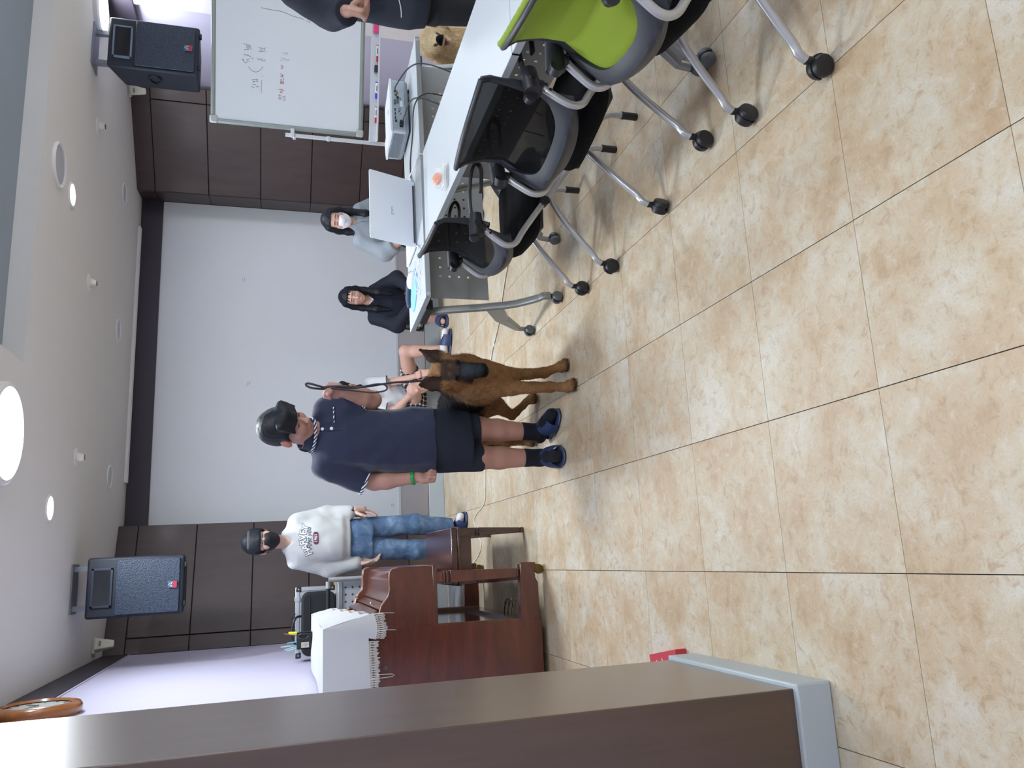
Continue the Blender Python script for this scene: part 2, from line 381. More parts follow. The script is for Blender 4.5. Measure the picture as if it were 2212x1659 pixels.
for i, (x, y) in enumerate(((3.75, 8.1), (2.35, 8.2), (.907, 8.2))):
    t = thing('unlit_downlight', ['unlit round downlight nearest the right speaker', 'unlit round downlight in the middle of the row', 'unlit round downlight nearest the left speaker'][i], 'lamp', (x, y, ZC), group='unlit downlights before the projection wall')
    MB().lathe([(.115, 0), (.115, -.006), (.103, -.012), (.095, -.008), (.095, -.001)], n=32).build('rim', M_lampw, t)
    MB().lathe([(.095, -.003), (.05, -.006), (.001, -.006)], n=32).build('diffuser', plain('lamp_off', hexc('c6c9cf'), .35), t)
for i, (x, y) in enumerate(((3.78, 6.85), (2.38, 6.92), (.923, 6.9))):
    t = thing('sprinkler', ['ceiling sprinkler nearest the right speaker', 'middle one of three ceiling sprinklers', 'ceiling sprinkler nearest the left speaker'][i], 'sprinkler', (x, y, ZC), group='ceiling sprinklers')
    MB().lathe([(.075, 0), (.074, -.006), (.045, -.010)], n=28).build('escutcheon', M_lampw, t)
    MB().lathe([(.038, -.008), (.038, -.03), (.03, -.05), (.024, -.058)], n=20).build('housing', plain('sprinkler_cream', hexc('d8d5cc'), .5), t)
    MB().lathe([(.022, -.052), (.022, -.062), (.012, -.064)], n=16).build('deflector', plain('dull_metal', hexc('77736c'), .4, .7), t)
t = thing('ceiling_loudspeaker', 'round flush ceiling loudspeaker touching the lit downlight', 'loudspeaker', (2.87, 5.8, ZC))
MB().lathe([(.16, 0), (.16, -.012), (.15, -.022), (.14, -.018), (.14, -.001)], n=40).build('rim', M_lampw, t)
MB().lathe([(.14, -.008), (.07, -.012), (.001, -.013)], n=40).build('grille', plain('grille_grey', hexc('b3b5bb'), .7, bump=.3, bscale=260), t)
MB().lathe([(.006, -.012), (.006, -.016), (.001, -.017)], n=10).build('centre_screw', M_grey, t)
# curtain rail near the projection wall
t = thing('ceiling_rail', 'long white ceiling rail along the projection wall', 'rail', (2.35, 8.98, ZC))
MB().bmm((-1.42, -.035, -.03), (1.42, -.02, 0)).build('front_lip', M_lampw, t, bevel=.002)
MB().bmm((-1.42, .02, -.03), (1.42, .035, 0)).build('rear_lip', M_lampw, t, bevel=.002)
MB().bmm((-1.42, -.02, -.012), (1.42, .02, 0)).build('channel', M_grey, t)
# cream wedge sensors at the ceiling corners
for i, (x, y, rz) in enumerate(((-.6, 7.95, .5), (4.86, 8.0, -.6))):
    t = thing('wedge_sensor', ['cream wedge shaped sensor in the left ceiling corner', 'cream wedge shaped sensor in the right ceiling corner'][i], 'sensor', (x, y, ZC), rz, 'wedge sensors')
    mm = plain('sensor_cream', hexc('d9d8c8'), .5)
    MB().bmm((-.075, -.03, -.025), (.075, .05, 0)).build('mounting_plate', mm, t, bevel=.004)
    MB().hexa([(-.03, -.045, -.17), (.03, -.045, -.17), (.022, -.005, -.17), (-.022, -.005, -.17), (-.055, -.06, -.02), (.055, -.06, -.02), (.05, .03, -.02), (-.05, .03, -.02)]).build('body', mm, t, bevel=.005)
    MB().bmm((-.02, -.066, -.07), (.02, -.055, -.055)).build('lens_slot', plain('slot_grey', hexc('8e8d85'), .5), t)
STROKES = {'grey':[[(0.62,1.815),(0.616,1.787),(0.61,1.756)],[(0.577,1.81),(0.579,1.777)],[(0.611,1.792),(0.58,1.787)],[(0.609,1.782),(0.58,1.777)],[(0.607,1.778),(0.594,1.759)],[(0.604,1.767),(0.58,1.755)],[(0.606,1.701),(0.603,1.667)],[(0.578,1.7),(0.581,1.661)],[(0.601,1.687),(0.58,1.685)],[(0.603,1.677),(0.58,1.675)],[(0.596,1.666),(0.612,1.647)],[(0.6,1.659),(0.581,1.649)],[(0.54,1.812),(0.535,1.786),(0.529,1.758)],[(0.545,1.781),(0.532,1.777)],[(0.528,1.741),(0.513,1.743),(0.519,1.755)],[(0.513,1.766),(0.502,1.791),(0.487,1.768)],[(0.503,1.821),(0.489,1.815),(0.479,1.803),(0.479,1.79),(0.49,1.786)],[(0.506,1.823),(0.493,1.808)],[(0.525,1.711),(0.511,1.696),(0.504,1.697)],[(0.514,1.705),(0.52,1.686)],[(0.528,1.686),(0.506,1.675)],[(0.521,1.676),(0.505,1.663)],[(0.521,1.661),(0.511,1.649),(0.508,1.658)],[(0.452,1.776),(0.437,1.765),(0.421,1.745),(0.416,1.72),(0.427,1.695),(0.445,1.679),(0.464,1.669)],[(0.358,1.748),(0.357,1.729),(0.364,1.703)],[(0.35,1.704),(0.347,1.705),(0.345,1.708),(0.344,1.71),(0.346,1.713),(0.348,1.714),(0.351,1.713),(0.353,1.71),(0.354,1.708),(0.352,1.705),(0.35,1.704)],[(0.347,1.744),(0.342,1.726)],[(0.335,1.739),(0.347,1.723)],[(0.322,1.749),(0.32,1.719)],[(0.303,1.754),(0.302,1.739)],[(0.293,1.741),(0.297,1.729)],[(0.312,1.716),(0.3,1.708),(0.314,1.704),(0.305,1.694)],[(0.36,1.678),(0.263,1.678)],[(0.389,1.675),(0.396,1.669)],[(0.907,1.685),(0.902,1.615),(0.901,1.534),(0.888,1.483),(0.875,1.442),(0.871,1.401),(0.864,1.36)]],'red':[[(0.24,1.526),(0.234,1.528),(0.229,1.533),(0.229,1.539),(0.232,1.544),(0.238,1.546),(0.244,1.544),(0.248,1.539),(0.249,1.533),(0.246,1.528),(0.24,1.526)],[(0.259,1.551),(0.26,1.528)],[(0.268,1.541),(0.258,1.54)],[(0.258,1.515),(0.244,1.504),(0.258,1.497)],[(0.227,1.514),(0.225,1.502),(0.238,1.495)],[(0.287,1.519),(0.283,1.521),(0.28,1.524),(0.279,1.529),(0.282,1.532),(0.286,1.534),(0.29,1.532),(0.293,1.529),(0.294,1.524),(0.291,1.521),(0.287,1.519)],[(0.306,1.547),(0.301,1.505)],[(0.314,1.526),(0.303,1.524)],[(0.355,1.523),(0.352,1.524),(0.35,1.527),(0.349,1.531),(0.351,1.534),(0.354,1.535),(0.358,1.534),(0.36,1.531),(0.36,1.527),(0.359,1.524),(0.355,1.523)],[(0.366,1.537),(0.365,1.517)],[(0.372,1.515),(0.35,1.506)],[(0.367,1.511),(0.35,1.508)],[(0.366,1.518),(0.351,1.517)],[(0.385,1.532),(0.375,1.532),(0.374,1.524),(0.387,1.523)],[(0.396,1.511),(0.375,1.511)],[(0.403,1.535),(0.412,1.525),(0.401,1.527),(0.41,1.518)],[(0.426,1.538),(0.416,1.509)],[(0.421,1.52),(0.4,1.517)],[(0.465,1.533),(0.477,1.515),(0.464,1.52)],[(0.488,1.533),(0.483,1.51)],[(0.493,1.526),(0.482,1.523)]],'green':[[(0.589,1.525),(0.583,1.515)],[(0.59,1.479),(0.587,1.48),(0.585,1.482),(0.585,1.485),(0.586,1.487),(0.589,1.488),(0.591,1.488),(0.593,1.485),(0.594,1.482),(0.592,1.48),(0.59,1.479)],[(0.592,1.509),(0.575,1.491)],[(0.579,1.507),(0.591,1.493)],[(0.547,1.534),(0.544,1.509)],[(0.528,1.538),(0.531,1.519)],[(0.55,1.509),(0.528,1.498)],[(0.546,1.501),(0.532,1.486)],[(0.539,1.476),(0.536,1.477),(0.534,1.479),(0.534,1.482),(0.535,1.484),(0.538,1.484),(0.54,1.484),(0.542,1.482),(0.542,1.479),(0.541,1.477),(0.539,1.476)],[(0.546,1.477),(0.538,1.465)]],'blue':[[(0.872,1.337),(0.881,1.313)],[(0.865,1.334),(0.868,1.316)],[(0.854,1.344),(0.852,1.333)],[(0.849,1.315),(0.847,1.315),(0.845,1.317),(0.845,1.319),(0.846,1.321),(0.848,1.322),(0.85,1.321),(0.852,1.319),(0.852,1.317),(0.851,1.315),(0.849,1.315)],[(0.881,1.329),(0.863,1.313)]]}
FLOORC = [(1.964, 4.928, .004), (1.851, 5.042, .004), (1.749, 5.129, .004), (1.629, 5.220, .004), (1.526, 5.354, .004), (1.456, 5.450, .004), (1.177, 5.680, .004), (0.833, 5.752, .004), (0.652, 5.777, .004), (0.493, 5.804, .004), (0.394, 5.859, .004), (0.334, 6.111, .004), (0.280, 6.205, .004), (0.203, 6.121, .004), (0.032, 6.059, .004), (-0.266, 7.030, .004), (-0.375, 7.100, .004)]
# ================================================================ FURNITURE: tables
M_top = plain('table_white', hexc('c2c8cd'), .38, noise=.015, nscale=20)
M_edge = plain('edge_grey', hexc('9aa0a4'), .5, noise=.03)
M_tleg = plain('table_leg_grey', hexc('8c8f8e'), .35, .35, noise=.04)
M_tpan = plain('modesty_grey', hexc('94999b'), .5, .2, noise=.04)
M_blk = plain('black_plastic', hexc('16171b'), .45)
M_wheel = plain('wheel_grey', hexc('5c6164'), .5)
def caster(name, parent, p, rz=0, wr=.028, hubc=None, hood=True, stem=.02):
    t = bpy.data.objects.new(name, None); COL.objects.link(t); t.parent = parent; t.location = p; t.rotation_euler.z = rz
    for s in (-1, 1):
        MB().lathe([(.004, .005*s), (wr, .005*s), (wr, .018*s), (wr*.9, .024*s), (wr*.7, .026*s), (.004, .026*s)], (-.012, 0, wr), (0, 1, 0), 22).build('wheel', hubc or M_blk, t)
    hd = MB(); prof = [(-.012+(wr+.004)*math.cos(a), wr+(wr+.004)*math.sin(a)) for a in [i*math.pi/10-.15 for i in range(0, 12)]]
    hd.prism(prof+[(-.012-.01, wr)], lambda u, v, w_: (u, w_, v), -.0055, .0055)
    hd.cyl((0, 0, wr+.01), (0, 0, 2*wr+stem), .013, .012, 14)
    hd.build('hood', M_blk, t); return t
TL, TW, TZ = 1.68, .545, .76
HOLE_ROWS = [.639, .587, .533, .479]
def perforated(m, x0, x1, z0, z1, y, th, cols, rows, h=.0125):
    rows = sorted(rows); zs = [z0]
    for r in rows: zs += [r-h/2, r+h/2]
    zs.append(z1)
    for i in range(0, len(zs)-1):
        if i % 2 == 0: m.bmm((x0, y-th/2, zs[i]), (x1, y+th/2, zs[i+1]))
        else:
            xs = [x0]
            for c in cols: xs += [c-h/2, c+h/2]
            xs.append(x1)
            for k in range(0, len(xs)-1, 2): m.bmm((xs[k], y-th/2, zs[i]), (xs[k+1], y+th/2, zs[i+1]))
def make_table(label, loc, rz):
    t = thing('folding_table', label, 'table', loc, rz, 'rolling folding tables')
    x, y = TL/2, TW/2
    MB().bmm((-x+.002, -y+.002, TZ-.026), (x-.002, y-.002, TZ)).build('tabletop', M_top, t, bevel=.0015)
    e = MB().bmm((-x, -y, TZ-.0275), (x, -y+.004, TZ-.0015)); e.bmm((-x, y-.004, TZ-.0275), (x, y, TZ-.0015)); e.bmm((-x, -y, TZ-.0275), (-x+.004, y, TZ-.0015)); e.bmm((x-.004, -y, TZ-.0275), (x, y, TZ-.0015))
    eb = e.build('edge_band', M_edge, t)
    for s in (-1, 1):
        MB().lathe([(.010, 0), (.010, .0018), (.006, .0022)], (s*(x-.022), -y, TZ-.0145), (0, -1, 0), 18).build('corner_plug', M_grey, eb)
    pn = MB(); cols = [-x+.205+.0555*i for i in range(int((TL-.41)/.0555)+1)]
    perforated(pn, -x+.07, x-.07, .364, .70, -.105, .0035, cols, HOLE_ROWS)
    pn.build('modesty_panel', M_tpan, t, smooth=False)
    r = MB(); r.bmm((-x+.05, -.02, TZ-.075), (x-.05, .02, TZ-.035)); r.build('beam', M_tleg, t, bevel=.004)
    r = MB(); r.bmm((-x+.05, -.11, TZ-.06), (x-.05, -.098, TZ-.03)); r.build('panel_rail', M_blk, t)
    for s in (-1, 1):
        xx = s*(x-.025)
        lg = MB()
        pts = spline([(xx, -.005, .715), (xx, -.06, .55), (xx, -.105, .40), (xx, -.17, .24), (xx, -.265, .13), (xx, -.305, .105), (xx, -.31, .068)], 5)
        lg.tube(pts, .024, 8, flat=(.75, 1))
        lg.build('leg', M_tleg, t)
        br = MB().hexa([(xx-.017, -.15, .30), (xx+.017, -.15, .30), (xx+.017, .035, .215), (xx-.017, .035, .215), (xx-.017, -.115, .395), (xx+.017, -.115, .395), (xx+.017, .065, .285), (xx-.017, .065, .285)])
        br.hexa([(xx-.016, .035, .215), (xx+.016, .035, .215), (xx+.014, .185, .095), (xx-.014, .185, .095), (xx-.016, .065, .285), (xx+.016, .065, .285), (xx+.014, .215, .115), (xx-.014, .215, .115)])
        br.cyl((xx, .205, .115), (xx, .21, .06), .014, n=12)
        br.build('rear_foot', M_tleg, t, bevel=.004)
        MB().bmm((xx-.03, -.11, TZ-.07), (xx+.03, .11, TZ-.028)).build('bracket', M_blk, t, bevel=.004)
        caster('caster', t, (xx, -.31, 0), .4, .030, M_wheel); caster('caster', t, (xx, .21, 0), .4, .030, M_wheel)
    return t
a_ = math.atan2(4.103-3.972, 3.048-1.373)
def from_corner(c, ang): d = Vector((math.cos(ang), math.sin(ang), 0)); n = Vector((-d.y, d.x, 0)); p = Vector((*c, 0))+d*TL/2+n*TW/2; return tuple(p)
make_table('white folding table carrying the laptop and the projector', from_corner((1.373, 3.972), a_), a_)
make_table('white folding table in front of the two black chairs', (1.666+TW/2, 3.945-TL/2, 0), math.pi/2)
make_table('white folding table beside the green chair', (1.666+TW/2, 3.945-TL-.003-TL/2, 0), math.pi/2)

# ---------------------------------------------------------------- training chairs
M_tube = plain('silver_tube', hexc('b4b6b8'), .3, .55, noise=.03)
M_shell = plain('shell_slate', hexc('2b2f38'), .42, noise=.05, bump=.08, bscale=500)
M_shellb = plain('shell_black', hexc('1d1f25'), .45, noise=.05)
M_seat = plain('seat_fabric', hexc('0c0d10'), .95, noise=.15, nscale=120, bump=.3, bscale=900, spec=.2)
def mesh_mat(name, col, alpha):
    t = NT(name); v = t.coord('Object')
    wv = t.n('ShaderNodeTexWave'); wv.inputs['Scale'].default_value = 160; wv.bands_direction = 'Z'; t.l(v, wv.inputs[0])
    wv2 = t.n('ShaderNodeTexWave'); wv2.inputs['Scale'].default_value = 160; wv2.bands_direction = 'Y'; t.l(v, wv2.inputs[0])
    mx = t.n('ShaderNodeMath', operation='MAXIMUM'); t.l(wv.outputs['Fac'], mx.inputs[0]); t.l(wv2.outputs['Fac'], mx.inputs[1])
    mr = t.n('ShaderNodeMapRange'); mr.inputs[1].default_value = .5; mr.inputs[2].default_value = .9; mr.inputs[3].default_value = alpha-.25; mr.inputs[4].default_value = alpha+.12; mr.clamp = True
    t.l(mx.outputs[0], mr.inputs[0]); t.l(mr.outputs[0], t.b.inputs['Alpha'])
    t.b.inputs['Base Color'].default_value = (*col, 1); t.b.inputs['Roughness'].default_value = .8; t.b.inputs['Specular IOR Level'].default_value = .15
    MATS[name] = t.m; return t.m
M_meshk = mesh_mat('mesh_black', hexc('090a0d'), .80)
M_meshg = mesh_mat('mesh_green', hexc('8ea63a'), .86)
def back_pt(u, v, hw_add=0, dx=0):
    # u in -1..1 across, v in 0..1 from the bottom rim to the top lip
    zs = [(.0, .495, -.245, .205), (.12, .535, -.262, .235), (.3, .60, -.225, .215), (.5, .68, -.185, .187), (.7, .755, -.178, .195), (.88, .835, -.185, .213), (1, .885, -.205, .222)]
    for i in range(len(zs)-1):
        if v <= zs[i+1][0]+1e-9:
            a, b = zs[i], zs[i+1]; t = (v-a[0])/(b[0]-a[0]); t = max(0, min(1, t)); t = t*t*(3-2*t)*.35+t*.65
            z, x, h = (a[k]+(b[k]-a[k])*t for k in (1, 2, 3)); break
    cv = .075*(abs(u)**2.2)*(1-.35*v)
    zz = z-.022*(abs(u)**2)*(1 if v > .8 else 0)*(v-.8)/.2 + .05*(abs(u)**3)*max(0, (.15-v)/.15)
    return Vector((x+cv+dx, u*(h+hw_add), zz))
def make_chair(green=False):
    t = thing('training_chair', 'chair', 'chair')
    fr = M_shell; msh = M_meshg if green else M_meshk
    # backrest: mesh panel in a frame
    MB().sheet(lambda a, b: back_pt(-.95+1.9*a, .10+.87*b), 22, 26, .002).build('back_mesh', msh, t)
    bf = MB()
    def band(a, b):
        u = -1.0+2*a; vi = .20+.34*abs(u)**5; v = b*vi; p = back_pt(u, v, .006); q = math.sin(math.pi*min(1, max(0, b)))
        return p+Vector((-.016*q-.004, 0, -.012*(1-b)))
    bf.sheet(band, 40, 10, .016)
    for s in (-1, 1):
        path = [back_pt(s*.985, .36+.62*i/18) for i in range(19)]
        bf.tube(path, [.024-.012*min(1, i/12) for i in range(19)], 10, flat=(1, .7))
    tp = [back_pt(-.985+1.97*i/28, .985) for i in range(29)]
    bf.tube(tp, .0125, 10, flat=(1, .8))
    bf.build('back_frame', fr, t)
    if green:
        MB().tube([back_pt(-.97+1.94*i/28, 1.0, dx=.006)+Vector((.004, 0, .004)) for i in range(29)], .011, 10).build('back_lip', M_meshg, t)
    # seat cushion
    prof = []
    s_ = MB()
    def cush(a, b):
        return 0
    rings = [(-.055, .86), (-.050, .95), (-.02, 1.0), (.004, .99), (.018, .93), (.024, .80), (.026, .5), (.027, .02)]
    vs = []; n = 40
    for dz, k in rings:
        for i in range(n):
            th = 2*math.pi*i/n; c, s2 = math.cos(th), math.sin(th); e = .42
            px = .225*k*math.copysign(abs(c)**e, c); py = .235*k*math.copysign(abs(s2)**e, s2)
            vs.append((px+.055, py*(1-.05*(px < 0)), .432+dz-.03*max(0, (px-.12)/.1)*(dz > -.03)-.012*max(0, (-px-.14)/.08)))
    fs = [(i*n+k, i*n+(k+1) % n, (i+1)*n+(k+1) % n, (i+1)*n+k) for i in range(len(rings)-1) for k in range(n)]+[tuple(range(n-1, -1, -1)), tuple((len(rings)-1)*n+k for k in range(n))]
    s_.add(vs, fs); s_.build('seat', M_seat, t, ang=1.2)
    MB().bmm((-.13, -.19, .355), (.24, .19, .378)).build('seat_pan', M_blk, t, bevel=.008)
    for s in (-1, 1):
        y = s*.232
        # main tube: from the arm hub down behind, under the seat and to the front foot
        pts = spline([(-.165, y, .66), (-.205, y, .61), (-.238, y, .555), (-.225, y*.99, .508), (-.16, y*.985, .465), (-.02, y*.99, .365), (.12, y*1.01, .262), (.215, y*1.04, .19), (.255, y*1.05, .13), (.262, y*1.05, .06)], 6)
        MB().tube(pts, .0135, 12).build('front_leg', M_tube, t)
        MB().lathe([(.0165, .075), (.0175, .07), (.0165, .062), (.0165, .004), (.014, 0)], (.262, y*1.05, 0), n=16).build('rubber_foot', M_blk, t)
        yr = s*.19
        pts = spline([(.14, s*.2, .352), (.06, s*.2, .345), (-.06, yr, .275), (-.17, yr, .185), (-.235, yr, .125), (-.265, yr, .105), (-.279, yr, .082)], 6)
        MB().tube(pts, .0135, 12).build('rear_leg', M_tube, t)
        hb = MB(); hb.cyl((-.205, y, .685), (-.105, y*1.0, .69), .032, .029, 22); hb.cyl((-.165, y, .69), (-.168, y, .645), .024, .02, 18)
        hb.tube([(-.21, y*.98, .69), (-.20, y*.86, .69)], .022, 12)
        h = hb.build('arm_hub', M_shellb, t)
        MB().cyl((-.155, y+s*.026, .69), (-.155, y+s*.034, .69), .012, n=12).build('bolt', M_blk, h)
        ar = spline([(-.13, y, .705), (-.02, y, .712), (.09, y*.99, .700), (.135, y*.98, .675), (.10, y*.98, .655), (.0, y, .66)], 6)
        MB().tube(ar, .013, 10, flat=(1.3, .6)).build('armrest', M_shellb, t)
        MB().cyl((-.192, y+s*.0135, .625), (-.192, y+s*.0150, .625), .006, n=10).build('tube_hole', M_blk, t)
        MB().cyl((-.022, y-.02*s, .366), (-.022, y+.024*s, .366), .021, n=16).build('pivot', M_blk, t)
        caster('caster', t, (-.28, yr, 0), s*.35+.15, .033, M_blk)
    MB().cyl((.06, -.2, .345), (.06, .2, .345), .0125, n=10).build('cross_tube', M_tube, t)
    return t
ch = make_chair(False)
ch.location = (1.592, 3.351, 0); ch.rotation_euler.z = -.056; ch['label'] = 'black mesh training chair nearest the german shepherd'; ch['group'] = 'mesh training chairs at the tables'
c2 = copy_tree(ch); c2.location = (1.679, 2.558, 0); c2.rotation_euler.z = .253; c2['label'] = 'black mesh training chair between the green chair and another black chair'
c1 = make_chair(True); c1.location = (1.64, 1.80, 0); c1.rotation_euler.z = -.171; c1['label'] = 'training chair with lime green mesh back'; c1['group'] = 'mesh training chairs at the tables'
# ================================================================ upright piano
M_maho = wood('mahogany', hexc('46211a'), hexc('6e3826'), .22, (1.2, 1.2, 6), .55, 1.6, bump=.01)
M_mahod = wood('mahogany_dark', hexc('331813'), hexc('502820'), .2, (5, 5, 1), .6, 1.8, bump=.01)
M_brass = plain('aged_brass', hexc('6b5c34'), .35, .9)
PY0, PY1 = 4.50, 6.00; PL = PY1-PY0
pn = thing('upright_piano', 'reddish brown upright piano with a white cloth on top', 'piano', (0, PY0, 0))
W_ = lambda u, v, w_: (u, w_, v)
for s, (a, b) in enumerate(((0, .04), (PL-.04, PL))):
    MB().prism([(-.71, .035), (-.362, .035), (-.355, .06), (-.345, 1.2), (-.36, 1.235), (-.71, 1.235)], W_, a, b).build('side_panel', M_maho, pn, bevel=.006)
    e = MB(); e.bmm((-.36, a+.006, .045), (-.352, b-.006, 1.2)); e.build('edge_moulding', M_maho, pn, bevel=.003)
    ch_ = [(-.352, .665), (-.04, .665), (-.034, .70), (-.034, .86), (-.040, .892), (-.058, .906), (-.10, .910), (-.15, .908), (-.185, .916), (-.21, .935), (-.235, .955), (-.275, .966), (-.30, .985), (-.325, 1.02), (-.345, 1.06), (-.352, 1.09)]
    a2, b2 = (0, .055) if s == 0 else (PL-.055, PL)
    ck = MB().prism(ch_, W_, a2, b2).build('cheek', M_maho, pn, bevel=.005)
    MB().tube([Vector((u, a2+(0 if s == 0 else .055), v)) for u, v in ch_[3:]], .0035, 6).build('edge_bead', plain('pale_edge', hexc('a77a5c'), .3), ck)
    tb = MB().prism([(-.36, .045), (-.16, .045), (-.13, .06), (-.09, .062), (-.075, .055), (-.045, .055), (-.042, .075), (-.042, .142), (-.05, .15), (-.36, .158)], W_, a+.002, b+.02 if s == 0 else b-.002)
    tb.build('toe_block', M_maho, pn, bevel=.004)
    lg = MB(); yc = (a+b)/2+(.012 if s == 0 else -.012)
    def ring(x0, x1, y, z): return [(x0, y-.03, z), (x1, y-.03, z), (x1, y+.03, z), (x0, y+.03, z)]
    def seg(m, xa, z0, w0, z1, w1):
        m.hexa([(xa-w0, yc-w0, z0), (xa+w0, yc-w0, z0), (xa+w0, yc+w0, z0), (xa-w0, yc+w0, z0), (xa-w1, yc-w1, z1), (xa+w1, yc-w1, z1), (xa+w1, yc+w1, z1), (xa-w1, yc+w1, z1)])
    seg(lg, -.097, .158, .022, .172, .022); seg(lg, -.099, .172, .0255, .565, .034); seg(lg, -.099, .565, .024, .575, .024); seg(lg, -.099, .575, .034, .588, .034); seg(lg, -.099, .588, .024, .595, .024); seg(lg, -.099, .595, .034, .605, .034); seg(lg, -.099, .605, .028, .665, .028)
    lg.build('leg', M_maho, pn, bevel=.003)
    c_ = bpy.data.objects.new('brass_caster', None); COL.objects.link(c_); c_.parent = pn; c_.location = (-.085, yc, 0)
    MB().lathe([(.006, -.012), (.026, -.012), (.028, -.006), (.028, .006), (.026, .012), (.006, .012)], (0, 0, .028), (0, 1, 0), 22).build('wheel', M_brass, c_)
    MB().hexa([(-.012, -.017, .028), (.03, -.017, .028), (.03, .017, .028), (-.012, .017, .028), (-.012, -.017, .06), (.03, -.017, .06), (.03, .017, .06), (-.012, .017, .06)]).build('fork', M_brass, c_, bevel=.003)
# key bed, key slip, fallboard
MB().bmm((-.36, .0, .640), (-.03, PL, .668)).build('key_bed', M_maho, pn, bevel=.006)
MB().bmm((-.345, .055, .668), (-.05, PL-.055, .72)).build('key_frame', M_mahod, pn)
MB().bmm((-.05, .055, .668), (-.036, PL-.055, .80)).build('key_slip', M_maho, pn, bevel=.004)
fb = [(-.05, .80), (-.045, .83), (-.05, .862), (-.07, .872), (-.12, .874), (-.17, .878), (-.2, .89), (-.215, .905), (-.20, .86), (-.06, .80)]
MB().prism([(-.05, .79), (-.043, .82), (-.046, .856), (-.062, .870), (-.11, .874), (-.17, .876), (-.20, .886), (-.225, .905), (-.235, .90), (-.205, .872), (-.17, .864), (-.07, .858), (-.056, .85), (-.054, .79)], W_, .056, PL-.056).build('fallboard', M_maho, pn, bevel=.002)
MB().box((-.252, PL/2, .925), (.012, PL-.2, .055), rotm(0, -.5, 0)).build('music_ledge', M_maho, pn, bevel=.003)
MB().box((-.285, PL/2, .985), (.010, PL-.35, .07), rotm(0, -.35, 0)).build('music_desk', M_maho, pn, bevel=.003)
for y in (.25, PL-.25): MB().lathe([(.004, 0), (.004, .014), (.009, .018), (.009, .024), (.002, .028)], (-.24, y, .965), (.6, 0, .8), 14).build('knob', plain('knob_silver', hexc('c9c3b2'), .3, .8), pn)
MB().bmm((-.365, .04, .9), (-.335, PL-.04, 1.2)).build('upper_panel', M_maho, pn, bevel=.004)
MB().bmm((-.40, .04, .16), (-.38, PL-.04, .64)).build('lower_panel', plain('piano_black_gloss', hexc('2a1b17'), .08, coat=.8, noise=.03), pn)
MB().bmm((-.40, .04, .05), (-.36, PL-.04, .16)).build('bottom_rail', M_mahod, pn, bevel=.003)
MB().bmm((-.71, .04, .05), (-.69, PL-.04, 1.2)).build('back_board', M_mahod, pn)
MB().bmm((-.72, -.015, 1.235), (-.335, PL+.015, 1.256)).build('lid', M_maho, pn, bevel=.006)
for k in range(3):
    y = PL/2-.42+.085*k-.0
    pd = MB(); pts = spline([(-.39, y, .12), (-.34, y, .118), (-.29, y, .108), (-.262, y, .088)], 4)
    pd.tube(pts, [.008]*4+[.010]*4+[.015]*4+[.012], 10, flat=(1, .5)); pd.build('pedal', plain('pedal_brass', hexc('8f8468'), .25, .9), pn)
MB().prism([(0, .012), (.004, .004), (.013, .004), (.006, -.002), (.009, -.011), (0, -.005), (-.009, -.011), (-.006, -.002), (-.013, .004), (-.004, .004)], lambda u, v, w_: (u-.56, w_, v+.935), -.0015, .001).build('star_sticker', plain('star_grey', hexc('4c5257'), .5), pn)
# cloth over the piano
M_cloth = plain('linen_white', hexc('bfc2c6'), .95, noise=.05, nscale=300, bump=.25, bscale=600, sheen=.3)
cl = thing('piano_cloth', 'white fringed linen cloth draped over the piano top', 'cloth', (0, PY0, 1.262))
def cl_top(a, b):
    x = -.70+.362*a; y = -.012+(PL+.03)*b
    return Vector((x, y, .002+.006*math.sin(3*b*math.pi)*math.sin(2*a*math.pi)+.004*math.sin(9*b)))
MB().sheet(cl_top, 14, 40, .004).build('cloth_top', M_cloth, cl)
def end_drop(a): return .235+.012*a
def cl_end(a, b):
    x = -.70+.362*a; return Vector((x-.012*b*a, -.014-.012*math.sin(b*1.5)-.006*math.sin(a*7)*b, .002-(end_drop(1-a))*b))
MB().sheet(cl_end, 20, 12, .004).build('cloth_end', M_cloth, cl)
def front_drop(b): return max(.05, .25-.15*b)
def cl_front(a, b):
    x = -.338+.055*math.sin(a*1.4)*(1-.55*b)+.012*math.sin(b*31)*a; y = -.012+(PL+.0)*b
    return Vector((x, y, .002-front_drop(b)*a))
MB().sheet(cl_front, 10, 60, .004).build('cloth_front', M_cloth, cl)
def flap(a, b):   # triangular corner fold hanging in front of the end
    p0 = Vector((-.338, -.016, .0)); p1 = Vector((-.405, -.030, -.272)); p2 = Vector((-.268, -.018, -.262))
    q = p1.lerp(p2, a); v = p0.lerp(q, b); v.y -= .022*math.sin(a*math.pi)*b; v.z -= .012*math.sin(a*math.pi)*b; return v
MB().sheet(flap, 12, 14, .003).build('corner_fold', M_cloth, cl)
M_fr = plain('fringe_white', hexc('cfcdc8'), .9)
def fringe(edge, n, drop, parent):
    m = MB()
    for i in range(n):
        a = edge((i+.1)/n); b = edge((i+.9)/n); c = (a+b)/2; dn = Vector((0, 0, -1))
        w_ = random.uniform(.8, 1.15)
        pts = [a, a.lerp(b, .7)+dn*drop*.35, a.lerp(b, .25)+dn*drop*.7*w_, a.lerp(b, .1)+dn*drop*w_, c+dn*drop*1.12*w_, a.lerp(b, .9)+dn*drop*w_, a.lerp(b, .75)+dn*drop*.6*w_, b]
        m.tube(pts, .0016, 5)
    return m.build('fringe', M_fr, parent)
fringe(lambda t_: Vector(cl_end(t_*.82, 1)), 34, .045, cl)
fringe(lambda t_: Vector(flap(t_, 1)), 14, .045, cl)
fringe(lambda t_: Vector(cl_front(1, .12+.88*t_)), 70, .04, cl)
lp = MB()
